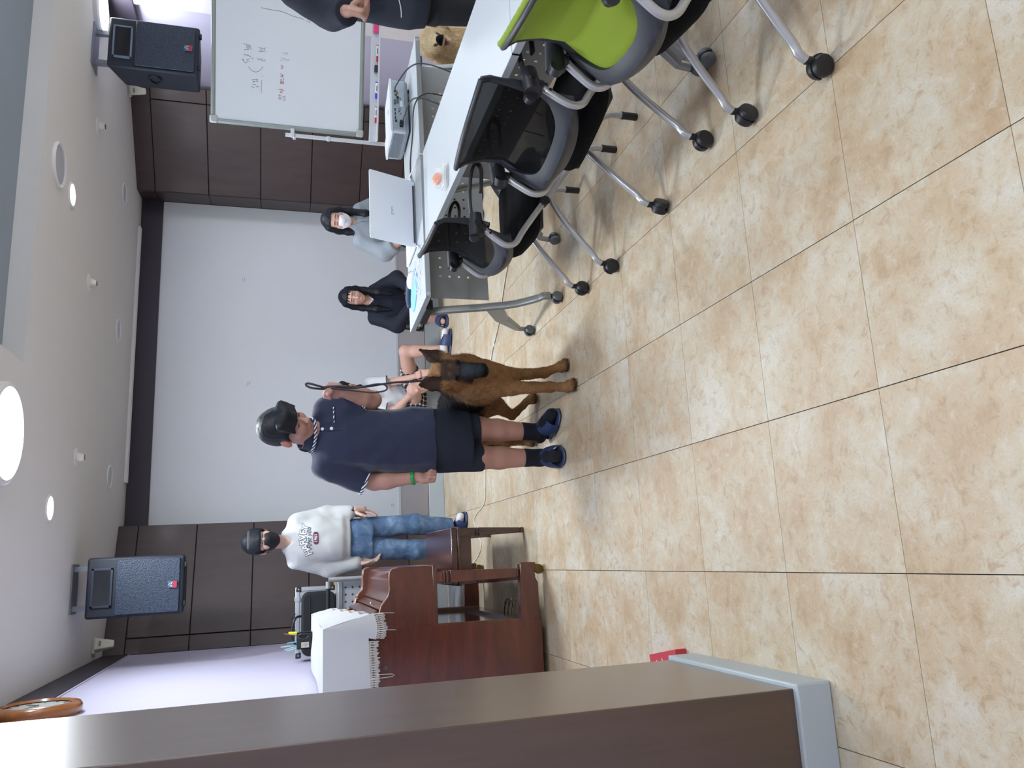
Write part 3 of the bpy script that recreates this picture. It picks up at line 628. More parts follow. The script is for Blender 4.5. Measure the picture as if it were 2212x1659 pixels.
e0 = Vector(cl_end(.27, 1)); lp.tube([e0, e0+Vector((.003, 0, -.115)), e0+Vector((.010, 0, -.128)), e0+Vector((.017, 0, -.115)), e0+Vector((.022, 0, 0))], .0017, 6)
for q, d in ((Vector(cl_end(.03, 1)), .10), (Vector(flap(.32, 1)), .10), (Vector(flap(.96, 1)), .11), (Vector(cl_front(1, .42)), .09)):
    lp.tube([q, q+Vector((.002, 0, -d*.6)), q+Vector((-.001, -.001, -d))], .0017, 6)
lp.build('loose_thread', M_fr, cl)
# ---------------------------------------------------------------- piano bench
bn = thing('piano_bench', 'dark reddish wooden piano bench tucked under the keyboard', 'bench', (.012, 5.31, 0))
bw, bl = .175, .44
MB().bmm((-bw, -bl, .435), (bw, bl, .475)).build('seat_lid', M_mahod, bn, bevel=.006)
MB().bmm((-bw-.004, -bl-.004, .418), (bw+.004, bl+.004, .436)).build('moulding', M_mahod, bn, bevel=.004)
ap = MB(); ap.bmm((-bw+.02, -bl+.02, .345), (bw-.02, -bl+.045, .42)); ap.bmm((-bw+.02, bl-.045, .345), (bw-.02, bl-.02, .42)); ap.bmm((-bw+.02, -bl+.02, .345), (-bw+.045, bl-.02, .42)); ap.bmm((bw-.045, -bl+.02, .345), (bw-.02, bl-.02, .42))
ap.build('apron', M_mahod, bn, bevel=.003)
for sx in (-1, 1):
    for sy in (-1, 1):
        xc, yc = sx*(bw-.03), sy*(bl-.03); lg = MB()
        def sq(z0, w0, z1, w1): lg.hexa([(xc-w0, yc-w0, z0), (xc+w0, yc-w0, z0), (xc+w0, yc+w0, z0), (xc-w0, yc+w0, z0), (xc-w1, yc-w1, z1), (xc+w1, yc-w1, z1), (xc+w1, yc+w1, z1), (xc-w1, yc+w1, z1)])
        sq(0, .017, .02, .017); sq(.02, .0145, .025, .0145); sq(.025, .0165, .295, .026); sq(.295, .019, .303, .019); sq(.303, .026, .314, .026); sq(.314, .019, .322, .019); sq(.322, .026, .42, .026)
        lg.build('leg', M_mahod, bn, bevel=.002)
# ---------------------------------------------------------------- things on and behind the piano
ph = thing('pen_holder', 'black pen box with pens standing on the piano cloth', 'pen holder', (-.50, 5.86, 1.270))
b_ = MB(); b_.bmm((-.055, -.035, 0), (.055, .035, .004)); b_.bmm((-.055, -.035, 0), (-.051, .035, .1)); b_.bmm((.051, -.035, 0), (.055, .035, .1)); b_.bmm((-.055, -.035, 0), (.055, -.031, .1)); b_.bmm((-.055, .031, 0), (.055, .035, .1))
b_.build('box', M_blk, ph)
MB().bmm((-.045, -.0365, .02), (-.01, -.0352, .07)).build('sticker', plain('sticker_pale', hexc('c9cdbb'), .6), ph)
for k in range(5): MB().bmm((-.042, -.0372, .027+.008*k), (-.016, -.0366, .030+.008*k)).build('sticker_line', plain('sticker_ink', hexc('4b5046'), .6), ph)
MB().tube(spline([(.03, -.04, .09), (.045, -.05, .075), (.045, -.052, .04), (.03, -.05, .025), (.015, -.05, .04), (.015, -.05, .075), (.03, -.04, .09)], 5), .007, 8).build('tape_ring', M_blk, ph)
for nm, lab, p0, p1, r, c in (('yellow_marker', 'fat yellow highlighter in the pen box', (.035, 0, .01), (.055, 0, .155), .010, 'd8d02a'), ('brown_pencil', 'brown pencil leaning in the pen box', (.02, .005, .01), (.05, .02, .185), .004, '8a5a3c'), ('blue_pencil', 'thin light blue pencil in the pen box', (.0, 0, .01), (-.012, 0, .165), .004, '6fb2cf'),
        ('aqua_brush', 'thin aqua brush in the pen box', (-.02, .008, .01), (-.055, .01, .18), .0035, '8fd0d6'), ('teal_pencil', 'thin teal pencil leaning out of the pen box', (-.025, -.01, .01), (-.062, -.012, .165), .0035, '9ccfd2'), ('silver_ruler', 'thin silver ruler sticking up from the pen box', (-.03, .015, .01), (-.036, .02, .205), .0055, 'a9adb3')):
    o = MB().tube([p0, tuple(a+(b-a)*.9 for a, b in zip(p0, p1)), p1], [r, r, r*.55], 8).build(nm, plain('pen_'+nm, hexc(c), .45)); o.location = ph.location; tag(o, lab, 'pen', 'pens in the pen box')
# desk trolley with handle, panel with cross holes, wooden top
ct = thing('steel_trolley', 'grey steel trolley with black grip behind the piano', 'trolley', (0, 6.3, 0))
M_steel = plain('trolley_steel', hexc('a6abb0'), .35, .5)
MB().tube(spline([(-.112, -.06, .08), (-.112, -.06, .6), (-.112, -.06, 1.09)], 3)+[Vector((-.112, -.06, 1.135))], .019, 14).build('post', M_steel, ct)
MB().tube([(-.125, -.06, 1.138), (-.175, -.06, 1.138)], .017, 14).build('grip_end', M_steel, ct)
MB().tube([(-.14, -.06, 1.138), (-.42, -.06, 1.134)], .0165, 14).build('grip', M_blk, ct)
MB().tube([(-.66, -.06, .08), (-.66, -.06, 1.1), (-.64, -.06, 1.132), (-.42, -.06, 1.134)], .0185, 14).build('post', M_steel, ct)
MB().prism([(-.125, .45), (-.125, 1.06), (-.34, 1.06), (-.39, 1.03), (-.41, .98), (-.41, .45)], W_, -.006, .002).build('cross_panel', plain('panel_grey', hexc('a8b0ba'), .5), ct, bevel=.002)
for i in range(4):
    for j in range(5):
        x, z = -.176-.056*i*.95, 1.005-.053*j
        cr_ = MB(); cr_.prism([(.0, .014), (.0035, .0035), (.014, 0), (.0035, -.0035), (0, -.014), (-.0035, -.0035), (-.014, 0), (-.0035, .0035)], lambda u, v, w_: (x+u, w_, z+v), -.0068, -.0055)
        cr_.build('cross_hole', plain('hole_dark', hexc('2b3038'), .7), ct)
MB().bmm((-.70, -.02, 1.03), (-.135, .33, 1.058)).build('shelf', M_steel, ct, bevel=.003)
MB().bmm((-.70, .335, 1.012), (-.025, .52, 1.06)).build('wooden_top', wood('pale_wood', hexc('b48d5a'), hexc('cfae7c'), .4, (1, 6, 6), .1), ct, bevel=.003)
for x in (-.66, -.07):
    MB().bmm((x-.02, .42, 0), (x+.02, .46, 1.012)).build('leg', M_steel, ct, bevel=.002)
MB().bmm((-.66, -.06, .10), (-.11, .38, .13)).build('bottom_shelf', M_steel, ct, bevel=.003)
for x, y in ((-.112, -.06), (-.66, -.06)): caster('caster', ct, (x, y, 0), .5, .03, M_blk)
M_alu = plain('aluminium', hexc('c3c9ce'), .3, .6, noise=.04)
cs = thing('flight_case', 'silver aluminium flight case standing on the trolley', 'case', (-.43, 6.71, 1.061))
MB().bmm((-.255, -.06, .0), (.255, .06, .30)).build('case_body', plain('case_skin', hexc('b8c0c8'), .45, .3), cs, bevel=.003)
fr_ = MB()
for z in (.012, .288): fr_.bmm((-.262, -.067, z-.014), (.262, -.05, z+.014)); fr_.bmm((-.262, .05, z-.014), (.262, .067, z+.014))
for x in (-.25, .25): fr_.bmm((x-.014, -.067, 0), (x+.014, -.05, .30)); fr_.bmm((x-.014, .05, 0), (x+.014, .067, .30))
fr_.build('edge_rail', M_alu, cs, bevel=.002)
for x in (-.25, .25):
    for z in (.02, .28):
        MB().bmm((x-.022, -.0715, z-.022), (x+.022, -.045, z+.022)).build('corner_cap', plain('cap_dark', hexc('4b4d50'), .35, .8), cs, bevel=.008)
        MB().lathe([(.006, 0), (.005, .004), (.001, .005)], (x, -.0715, z), (0, -1, 0), 10).build('rivet', M_alu, cs)
hd = MB().tube(spline([(-.06, 0, .30), (-.055, 0, .325), (.0, 0, .33), (.055, 0, .325), (.06, 0, .30)], 4), .007, 8).build('carry_handle', M_blk, cs)
MB().bmm((.16, -.074, .27), (.19, -.06, .312)).build('latch', M_alu, cs, bevel=.002); MB().bmm((-.19, -.074, .27), (-.16, -.06, .312)).build('latch', M_alu, cs, bevel=.002)
bg = thing('black_bag', 'black padded bag leaning on the aluminium case', 'bag', (-.44, 6.575, 1.061))
def bagp(u, v, w_): return (u, w_+.10*(v/.26)*.0, v)
MB().prism([(x, z+.13) for x, z in rrect(.48, .26, .06, 6)], lambda u, v, w_: (u, w_+.012*v, v), -.045, .05).build('bag_body', plain('bag_black', hexc('15171c'), .8, bump=.2, bscale=300), bg, bevel=.018, seg=3)
MB().tube([(-.21, -.046, .05), (.21, -.046, .05)], .004, 6).build('zip', M_blk, bg); MB().tube([(-.2, -.046, .20), (.2, -.044, .20)], .004, 6).build('zip', M_blk, bg)
MB().tube(spline([(.06, 0, .25), (.05, -.02, .30), (-.02, -.03, .325), (-.1, -.03, .325), (-.16, -.02, .29), (-.17, 0, .25)], 5), .009, 8).build('strap', M_blk, bg)
# ================================================================ whiteboard on a stand
d_ = Vector((.945, -.327, 0)).normalized(); wa = math.atan2(d_.y, d_.x)
WBW = 1.46
wbt = thing('whiteboard', 'mobile whiteboard with blue and red korean handwriting', 'whiteboard', (3.42, 5.97, 0), wa)
M_wbf = plain('board_frame_grey', hexc('8d9694'), .4, .3); M_wbs = plain('board_surface', hexc('d3dbe2'), .25, noise=.01); M_wst = plain('stand_white', hexc('c9ced4'), .35, .2)
MB().bmm((.02, -.008, .90), (WBW-.02, .012, 2.035)).build('writing_surface', M_wbs, wbt)
f_ = MB(); pts = [Vector((u+WBW/2, 0, v+1.466)) for u, v in rrect(WBW-.036, 1.135, .045, 5)]
f_.tube(pts, .019, 10, closed=True, flat=(1, 1)); f_.build('frame', M_wbf, wbt)
for x in (.028, WBW-.028):
    for z in (.905, 2.03): MB().box((x, -.006, z), (.06, .03, .06)).build('corner_cap', plain('corner_pale', hexc('a9b2b2'), .4), wbt, bevel=.012, seg=3)
for x, s in ((-.036, 1), (WBW+.036, -1)):
    MB().bmm((x-.014, .0, .10), (x+.014, .028, 1.49)).build('post', M_wst, wbt, bevel=.003)
    MB().bmm((x-.016, -.02, 1.42), (x+.05*s, .03, 1.45)).build('pivot_bracket', M_wst, wbt, bevel=.003)
    MB().cyl((x-.03*s, .014, 1.42), (x-.012*s, .014, 1.42), .013, n=14).build('clamp_knob', M_wst, wbt)
    MB().bmm((x-.018, -.008, 1.14), (x+.018, .034, 1.165)).build('sleeve', M_wst, wbt, bevel=.003)
    MB().bmm((x-.02, -.30, .06), (x+.02, .30, .10)).build('foot', M_wst, wbt, bevel=.004)
    for y in (-.27, .27): caster('caster', wbt, (x, y, 0), .3, .027, M_blk, stem=.01)
tr = MB(); tr.bmm((-.03, -.075, .765), (WBW+.03, -.005, .772)); tr.bmm((-.03, -.082, .762), (WBW+.03, -.074, .777)); tr.bmm((-.03, -.012, .765), (WBW+.03, -.004, .83)); tr.build('pen_tray', M_wst, wbt, bevel=.002)
inks = {'grey': plain('ink_slate', hexc('5a6b88'), .6), 'red': plain('ink_red', hexc('a3465c'), .6), 'green': plain('ink_green', hexc('97a8a4'), .6), 'blue': plain('ink_blue', hexc('46568c'), .6)}
for k, ss in STROKES.items():
    m = MB()
    for s in ss:
        m.tube([(u, -.0086, z) for u, z in s], .0019 if k == 'red' else .0015, 6, flat=(1, 1))
    m.build('handwriting', inks[k], wbt)['kind'] = 'stuff'
R3 = rotm(0, 0, wa); WO = Vector((3.42, 5.97, 0))
def on_tray(x, y, z): p = WO+R3 @ Vector((x, y, z)); return p
o = MB().bmm((-.085, -.022, 0), (.085, .022, .045)).build('board_eraser', plain('eraser_pink', hexc('d8447f'), .7), bevel=.006); o.location = on_tray(.915, -.043, .772); o.rotation_euler.z = wa; tag(o, 'pink board eraser on the whiteboard tray', 'eraser')
o = MB().bmm((-.026, -.02, 0), (.026, .02, .03)).build('small_eraser', M_blk, bevel=.004); o.location = on_tray(.546, -.043, .772); o.rotation_euler.z = wa; tag(o, 'small black block on the whiteboard tray', 'eraser')
for nm, x, dy, lab, c in (('red_marker', .666, -.04, 'red board marker between pink eraser and black block', 'b0243a'), ('blue_marker', .38, -.028, 'blue board marker at the rear of the blue pair', '2740c0'), ('blue_marker', .37, -.055, 'blue board marker at the front of the blue pair', '2740c0'), ('red_marker', .18, -.045, 'red board marker nearest the projector end of tray', 'b0243a')):
    t = thing(nm, lab, 'marker', on_tray(x, dy, .781), wa, 'markers on the whiteboard tray')
    MB().cyl((-.02, 0, 0), (.06, 0, 0), .0085, n=14).build('barrel', plain('marker_white', hexc('dfe2e6'), .4), t)
    MB().cyl((-.062, 0, 0), (-.02, 0, 0), .0092, n=14).build('cap', plain('cap_'+c, hexc(c), .4), t)
    MB().cyl((.06, 0, 0), (.066, 0, 0), .0092, n=14).build('end_plug', plain('cap_'+c, hexc(c), .4), t)
    MB().bmm((-.005, -.0092, -.003), (.04, -.0084, .003)).build('print', M_blk, t)
# ================================================================ projector
pj = thing('projector', 'white projector with its port side towards the camera', 'projector', (2.70, 4.47, TZ), a_+.02)
M_pj = plain('projector_white', hexc('dfe3e8'), .35, noise=.01); M_pjg = plain('projector_grey', hexc('aab2ba'), .45, noise=.02)
pw, pd_ = .185, .15
MB().hexa([(-pw, -pd_, .028), (pw, -pd_, .028), (pw, pd_, .028), (-pw, pd_, .028), (-pw, -pd_, .118), (pw, -pd_, .118), (pw, pd_, .105), (-pw, pd_, .105)]).build('body', M_pjg, pj, bevel=.01, seg=3)
def ptop(a, b):
    x = -pw-.003+(2*pw+.006)*a; y = -pd_-.002+(2*pd_+.004)*b
    return Vector((x, y, .119-.012*b+.014*math.exp(-((a-.16)/.16)**2)*math.exp(-((b-.72)/.3)**2)))
MB().sheet(ptop, 26, 18, .012).build('lid', M_pj, pj)
MB().hexa([(-pw+.01, -pd_+.01, .012), (pw-.01, -pd_+.01, .012), (pw-.01, pd_-.01, .012), (-pw+.01, pd_-.01, .012), (-pw-.002, -pd_-.002, .03), (pw+.002, -pd_-.002, .03), (pw+.002, pd_, .03), (-pw-.002, pd_, .03)]).build('base', plain('projector_base', hexc('8f979f'), .5), pj, bevel=.003)
for x, y in ((-.14, -.11), (.14, -.11), (0, .11)): MB().cyl((x, y, 0), (x, y, .014), .012, n=12).build('foot', M_blk, pj)
MB().bmm((-pw+.018, -pd_-.0035, .036), (pw-.018, -pd_+.002, .108)).build('port_plate', plain('port_plate', hexc('9aa5ae'), .45), pj, bevel=.002)
yy = -pd_-.0045
def port(x0, x1, z0, z1, mat=M_blk): MB().bmm((x0, yy-.002, z0), (x1, yy+.002, z1)).build('port', mat, pj)
for x in (-.092, -.063, -.035): port(x-.009, x+.009, .092, .098)
port(-.123, -.108, .086, .098); port(-.158, -.122, .050, .070)
for x, z, r in ((.095, .094, .006), (.085, .082, .006), (.055, .076, .008), (.045, .062, .004), (-.062, .062, .003), (-.047, .071, .003)): MB().cyl((x, yy-.002, z), (x, yy+.002, z), r, n=14).build('jack', M_blk, pj)
for x, z in ((.02, .095), (.028, .078)):
    MB().prism([(u+x, v+z) for u, v in rrect(.034, .012, .005, 3)], lambda u, v, w_: (u, w_, v), yy-.003, yy+.002).build('serial_port', plain('port_metal', hexc('5f6870'), .4, .7), pj)
MB().bmm((-.012, yy-.001, .048), (.03, yy+.002, .064)).build('rating_label', plain('label_white', hexc('d5d9dd'), .6), pj)
for k in range(2): MB().tube(arc((-.035+.016*k, yy-.001, .068), .007, -1.2, 1.2, 8, (-1, 0, 0), (0, 0, 1)), .0012, 5).build('warning_mark', M_blk, pj)
for k in range(9):     # side vent slats
    MB().bmm((-pw-.0035, -pd_+.025+.0, .040+.0075*k), (-pw+.002, pd_-.02, .0430+.0075*k)).build('vent_slat', plain('vent_dark', hexc('70777e'), .5), pj)
MB().tube([Vector((.01+.018*math.cos(t/14*2*math.pi), -.06+.012*math.sin(t/14*2*math.pi), .1248)) for t in range(14)], .0007, 5, closed=True).build('logo_ring', M_pjg, pj)
MB().lathe([(.034, 0), (.034, .02), (.028, .024), (.026, .012), (.001, .008)], (-.1, pd_, .075), (0, 1, 0), 28).build('lens', M_blk, pj)
PM = Matrix.Translation(pj.location) @ Matrix.Rotation(a_+.02, 4, 'Z')
def pjw(x, y, z): return PM @ Vector((x, y, z))
M_cab = plain('cable_black', hexc('2a2d31'), .5)
t = thing('video_cable', 'dark video cable leaving the projector over the table edge', 'cable', pjw(.075, yy, .088))
o0 = Vector(t.location)
MB().tube(spline([pjw(.075, yy-.02, .088)-o0, Vector((2.79, 4.24, .86))-o0, Vector((2.83, 4.10, .80))-o0, Vector((2.80, 4.0, .72))-o0, Vector((2.70, 3.92, .55))-o0, Vector((2.62, 3.95, .25))-o0, Vector((2.55, 4.0, .02))-o0], 8), .0042, 8).build('lead', M_cab, t)
MB().cyl(pjw(.072, yy+.001, .088)-o0, pjw(.074, yy-.03, .087)-o0, .008, n=12).build('plug', plain('plug_brass', hexc('8d7a4a'), .4, .6), t)
t = thing('power_cable', 'black power cable plugged into the lower left of the projector', 'cable', pjw(-.14, yy, .06)); o0 = Vector(t.location)
MB().tube(spline([pjw(-.14, yy-.03, .06)-o0, Vector((2.58, 4.18, .815))-o0, Vector((2.60, 4.08, .80))-o0, Vector((2.56, 3.98, .74))-o0, Vector((2.48, 3.96, .5))-o0, Vector((2.42, 4.0, .02))-o0], 8), .0042, 8).build('lead', M_cab, t)
MB().bmm(pjw(-.157, yy-.028, .05)-o0, pjw(-.123, yy+.001, .072)-o0).build('plug', M_blk, t, bevel=.003)
t = thing('laptop_cable', 'dark cable running along the table from projector to laptop', 'cable', (2.3, 4.2, TZ+.006)); o0 = Vector(t.location)
MB().tube(spline([Vector((2.62, 4.02, .60))-o0, Vector((2.63, 4.035, .72))-o0, Vector((2.58, 4.09, .775))-o0, Vector((2.47, 4.24, .766))-o0, Vector((2.36, 4.33, .766))-o0, Vector((2.26, 4.33, .766))-o0, Vector((2.17, 4.26, .768))-o0], 8), .004, 8).build('lead', M_cab, t)
# ================================================================ laptop
lt = thing('laptop', 'large white laptop with its lid towards the camera', 'laptop', (1.962, 4.222, TZ), .055)
M_lap = plain('laptop_white', hexc('dfe5ec'), .35, noise=.01)
lw = .212
MB().prism([(u, v+.145) for u, v in rrect(2*lw, .285, .012, 4)], lambda u, v, w_: (u, v, w_), .003, .016).build('base', M_lap, lt, bevel=.003)
MB().bmm((-lw+.03, .05, .016), (lw-.03, .155, .0172)).build('keyboard', plain('keys_pale', hexc('c8ced6'), .5), lt)
for r_ in range(5):
    for c_ in range(14):
        x = -lw+.037+c_*.0265; y = .056+r_*.0195
        MB().bmm((x, y, .0172), (x+.0235, y+.0165, .0185)).build('key', plain('key_white', hexc('e3e7ec'), .5), lt, smooth=False)
MB().bmm((-.055, .175, .016), (.055, .255, .0166)).build('touchpad', plain('pad_pale', hexc('d0d6de'), .4), lt)
lid = MB().prism([(u, v+.142) for u, v in rrect(2*lw, .275, .010, 4)], lambda u, v, w_: (u, w_, v), -.0035, .0035).build('lid', M_lap, lt, bevel=.0015); lid.location = (0, .0, .014); lid.rotation_euler.x = math.radians(20)
scr = MB().bmm((-lw+.008, .0036, .018), (lw-.008, .0046, .27)).build('screen', plain('screen_dark', hexc('1a1d24'), .15), lid)
MB().cyl((-lw+.03, .004, .012), (lw-.03, .004, .012), .007, n=12).build('hinge', plain('hinge_grey', hexc('3d4147'), .4), lt)
me = text_mesh('gram', .026, -.0004); o = mesh_obj('lettering', me, plain('letter_grey', hexc('a3abb5'), .4), lid); o.rotation_euler = (math.pi/2, 0, 0); o.location = (-.015, -.0042, .142)
# white charger cable of the laptop
t = thing('charger_cable', 'thin white charger cable at the right of the laptop', 'cable', (2.2, 4.25, TZ)); o0 = Vector(t.location)
MB().tube(spline([Vector((2.178, 4.27, .770))-o0, Vector((2.21, 4.265, .785))-o0, Vector((2.245, 4.15, .768))-o0, Vector((2.235, 4.04, .765))-o0, Vector((2.23, 4.005, .74))-o0, Vector((2.22, 4.0, .5))-o0], 8), .003, 7).build('lead', plain('cable_white', hexc('dfe4ea'), .5), t)
MB().cyl((-.02, .02, .01), (.008, .015, .022), .005, n=10).build('plug', plain('cable_white', hexc('dfe4ea'), .5), t)
# mouse, pad, cable
mp = thing('mouse_pad', 'sky blue mouse pad with a dark wrist rest', 'mouse pad', (1.535, 4.335, TZ), -.62)
MB().prism([(u, v) for u, v in rrect(.25, .20, .09, 8)], lambda u, v, w_: (u, v, w_), .0005, .004).build('pad', plain('pad_blue', hexc('86bfe0'), .7), mp)
def rest(a, b): return None
MB().tube(spline([(-.118, .055, .012), (-.10, .09, .014), (-.04, .112, .016), (.03, .11, .015), (.085, .085, .012)], 5), [.010]+[.018]*5+[.022]*10+[.018]*4+[.010], 12, flat=(1, .75)).build('wrist_rest', plain('rest_navy', hexc('39455c'), .6), mp)
ms = thing('mouse', 'white computer mouse on the blue mouse pad', 'mouse', (1.60, 4.345, TZ+.005), -1.0)
def mdome(a, b):
    th = 2*math.pi*a; r = math.sin(b*math.pi/2); z = math.cos(b*math.pi/2)
    return Vector((.062*r*math.cos(th), .036*r*math.sin(th), .036*z**.7 if z > 0 else 0))
MB().grid(mdome, 28, 10).build('shell', plain('mouse_white', hexc('e9eff6'), .25, noise=.01), ms)
MB().cyl((.03, -.004, .026), (.03, .004, .026), .007, n=12).build('wheel', M_grey, ms)
wc = thing('white_cable', 'tangled white cable on the mouse pad', 'cable', (1.6, 4.2, TZ))
m = MB(); pts = [(1.80, 4.30), (1.745, 4.17), (1.70, 4.09), (1.64, 4.13), (1.60, 4.20), (1.555, 4.25), (1.50, 4.22), (1.50, 4.15), (1.55, 4.10), (1.61, 4.11), (1.66, 4.17), (1.68, 4.24), (1.63, 4.27), (1.57, 4.20), (1.52, 4.13), (1.46, 4.10), (1.44, 4.14), (1.47, 4.19)]
m.tube(spline([Vector((x-1.6, y-4.2, .006+.004*(i % 3))) for i, (x, y) in enumerate(pts)], 6), .0026, 7)
pts = [(1.78, 4.26), (1.72, 4.13), (1.66, 4.05), (1.60, 4.06), (1.56, 4.12), (1.60, 4.16)]
m.tube(spline([Vector((x-1.6, y-4.2, .004+.003*(i % 2))) for i, (x, y) in enumerate(pts)], 6), .0026, 7)
m.build('lead', plain('cable_white', hexc('dfe4ea'), .5), wc)
gb = thing('acrylic_box', 'clear acrylic box with a pink round stamp on the table', 'box', (1.752, 3.345, TZ), -.05)
tg = NT('clear_acrylic'); tg.b.inputs['Base Color'].default_value = (.92, .93, .93, 1); tg.b.inputs['Roughness'].default_value = .08; tg.b.inputs['Alpha'].default_value = .38
M_acr = tg.m
for k in range(3): MB().bmm((-.055, -.03, .001+.009*k), (.055, .03, .008+.009*k)).build('tray', M_acr, gb, bevel=.002)
MB().bmm((-.05, .012, .028), (.05, .018, .055)).build('back_plate', M_acr, gb, bevel=.002)
MB().lathe([(.028, 0), (.030, .004), (.024, .012), (.012, .015), (.001, .015)], (-.008, .006, .045), (0, -.55, .83), 24).build('pink_disc', plain('disc_pink', hexc('d79a82'), .35), gb)
# ================================================================ loudspeakers
M_spk = plain('speaker_black', hexc('1a2230'), .55, noise=.06, bump=.25, bscale=350)
def grille_mat():
    t = NT('grille_black'); v = t.coord('Object'); vo = t.n('ShaderNodeTexVoronoi'); vo.inputs['Scale'].default_value = 110; t.l(v, vo.inputs['Vector'])
    c = t.ramp(vo.outputs['Distance'], [(.25, hexc('10151e')), (.5, hexc('2c3a4e'))]); t.l(c, t.b.inputs['Base Color']); t.b.inputs['Roughness'].default_value = .5; t.bump(vo.outputs['Distance'], .4, .004); MATS['grille_black'] = t.m; return t.m
M_grl = grille_mat()
def speaker(label, loc, rz, rx, horn_light=False):
    t = thing('loudspeaker', label, 'loudspeaker', loc, rz, 'hanging loudspeakers')   # local: front at y=0 facing -y, origin bottom centre of the front
    t.rotation_euler.x = rx
    hw, h, hb, d = .235, .71, .165, .38
    MB().hexa([(-hw, 0, 0), (hw, 0, 0), (hb, d, .02), (-hb, d, .02), (-hw, 0, h), (hw, 0, h), (hb, d, h-.08), (-hb, d, h-.08)]).build('cabinet', M_spk, t, bevel=.022, seg=3)
    MB().prism([(u, v+.265) for u, v in rrect(2*hw-.05, .46, .015, 4)], lambda u, v, w_: (u, w_-.015*math.cos(u*5), v), -.012, .0).build('grille', M_grl, t, bevel=.004)
    gx = plain('horn_frame', hexc('6e7d92'), .5) if horn_light else plain('horn_frame_dark', hexc('2b3445'), .5)
    hf = MB(); hz = .595
    for a, b in (((-.15, -.014, hz-.075), (.15, .002, hz-.058)), ((-.15, -.014, hz+.058), (.15, .002, hz+.075)), ((-.15, -.014, hz-.075), (-.133, .002, hz+.075)), ((.133, -.014, hz-.075), (.15, .002, hz+.075))): hf.bmm(a, b)
    hf.build('horn_frame', gx, t, bevel=.002)
    hn = MB(); hn.add([(-.134, -.012, hz-.06), (.134, -.012, hz-.06), (.134, -.012, hz+.06), (-.134, -.012, hz+.06), (-.05, .03, hz-.022), (.05, .03, hz-.022), (.05, .03, hz+.022), (-.05, .03, hz+.022)], [(0, 1, 5, 4), (1, 2, 6, 5), (2, 3, 7, 6), (3, 0, 4, 7), (4, 5, 6, 7)])
    # the horn recess sits in front of the cabinet: shift forward so that it reads as a recess
    for i, v in enumerate(hn.v): hn.v[i] = (v[0], v[1]-.002 if v[1] < 0 else -.0032, v[2])
    hn.build('horn', plain('horn_black', hexc('0d121b'), .4), t)
    MB().lathe([(.165, -.0125), (.168, -.016), (.165, -.018), (.16, -.016)], (0, 0, .25), (0, 1, 0), 48, close=False).build('driver_ring', plain('ring_dark', hexc('2a3547'), .5), t)
    bd = MB().bmm((-.026, -.034, .052), (.026, -.026, .118)).build('badge', plain('badge_slate', hexc('4c5a6c'), .4), t, bevel=.002)
    MB().bmm((-.026, -.036, .052), (.026, -.033, .080)).build('badge_red', plain('badge_red', hexc('a92f49'), .4), bd)
    MB().tube([(-.02, -.036, .083), (0, -.036, .113), (.02, -.036, .083)], .0022, 6).build('badge_arch', plain('badge_silver', hexc('c9d2dc'), .3), bd)
    MB().tube(spline([(-.014, -.036, .083), (0, -.036, .096), (.014, -.036, .083)], 4), .0018, 6).build('badge_arch', plain('badge_silver', hexc('c9d2dc'), .3), bd)
    for s in (-1, 1):
        MB().tube(spline([(s*hw*.93, .09, .36), (s*hw*.98, .12, .40), (s*hw*.88, .2, .40), (s*hw*.82, .25, .36), (s*hw*.86, .2, .32), (s*hw*.95, .12, .32), (s*hw*.93, .09, .36)], 4), .010, 8).build('side_grip', M_blk, t)
        MB().bmm((s*.15-.02, -.005, -.014), (s*.15+.02, .03, .004)).build('rubber_foot', M_blk, t, bevel=.004)
    # ceiling bracket
    return t
t = speaker('black hanging loudspeaker above the girl in white sweatshirt', (-.092, 6.95, 2.215), 0, 0)
for x in (-.15, .15): MB().bmm((x-.02, .1, .68), (x+.02, .14, ZC-2.215)).build('hanger', plain('hanger_grey', hexc('8f959f'), .4, .5), t)
MB().bmm((-.19, .04, ZC-2.215-.012), (.19, .24, ZC-2.215)).build('ceiling_plate', plain('hanger_grey', hexc('8f959f'), .4, .5), t)
t = speaker('black hanging loudspeaker above the whiteboard', (4.33, 6.42, 2.205), 0, 0, True)
for x in (-.14, .14): MB().bmm((x-.02, .1, .68), (x+.02, .14, ZC-2.205)).build('hanger', plain('hanger_grey', hexc('8f959f'), .4, .5), t)
MB().bmm((-.19, .04, ZC-2.205-.012), (.19, .24, ZC-2.205)).build('ceiling_plate', plain('hanger_grey', hexc('8f959f'), .4, .5), t)
# ================================================================ wall clock, seen edge on
ck = thing('wall_clock', 'round wooden wall clock seen almost edge on', 'clock', (XL, 5.12, 2.745))
M_ckw = wood('clock_wood', hexc('8a4f25'), hexc('b5763f'), .25, (3, 3, 3), .5)
MB().lathe([(.205, 0), (.218, .02), (.218, .045), (.205, .062), (.178, .068), (.166, .055)], (0, 0, 0), (1, 0, 0), 48, close=False).build('rim', M_ckw, ck)
MB().lathe([(.17, .0), (.17, .05), (.001, .052)], (0, 0, 0), (1, 0, 0), 40).build('dial', plain('dial_grey', hexc('b9c0bd'), .3), ck)
for k in range(12):
    a = k*math.pi/6; MB().box((.054, .14*math.sin(a), .14*math.cos(a)), (.002, .008, .024), rotm(-a, 0, 0)).build('hour_mark', M_blk, ck)
MB().box((.056, .03, .035), (.002, .008, .09), rotm(-.7, 0, 0)).build('hour_hand', M_blk, ck); MB().box((.058, -.05, .02), (.002, .006, .12), rotm(1.2, 0, 0)).build('minute_hand', M_blk, ck)
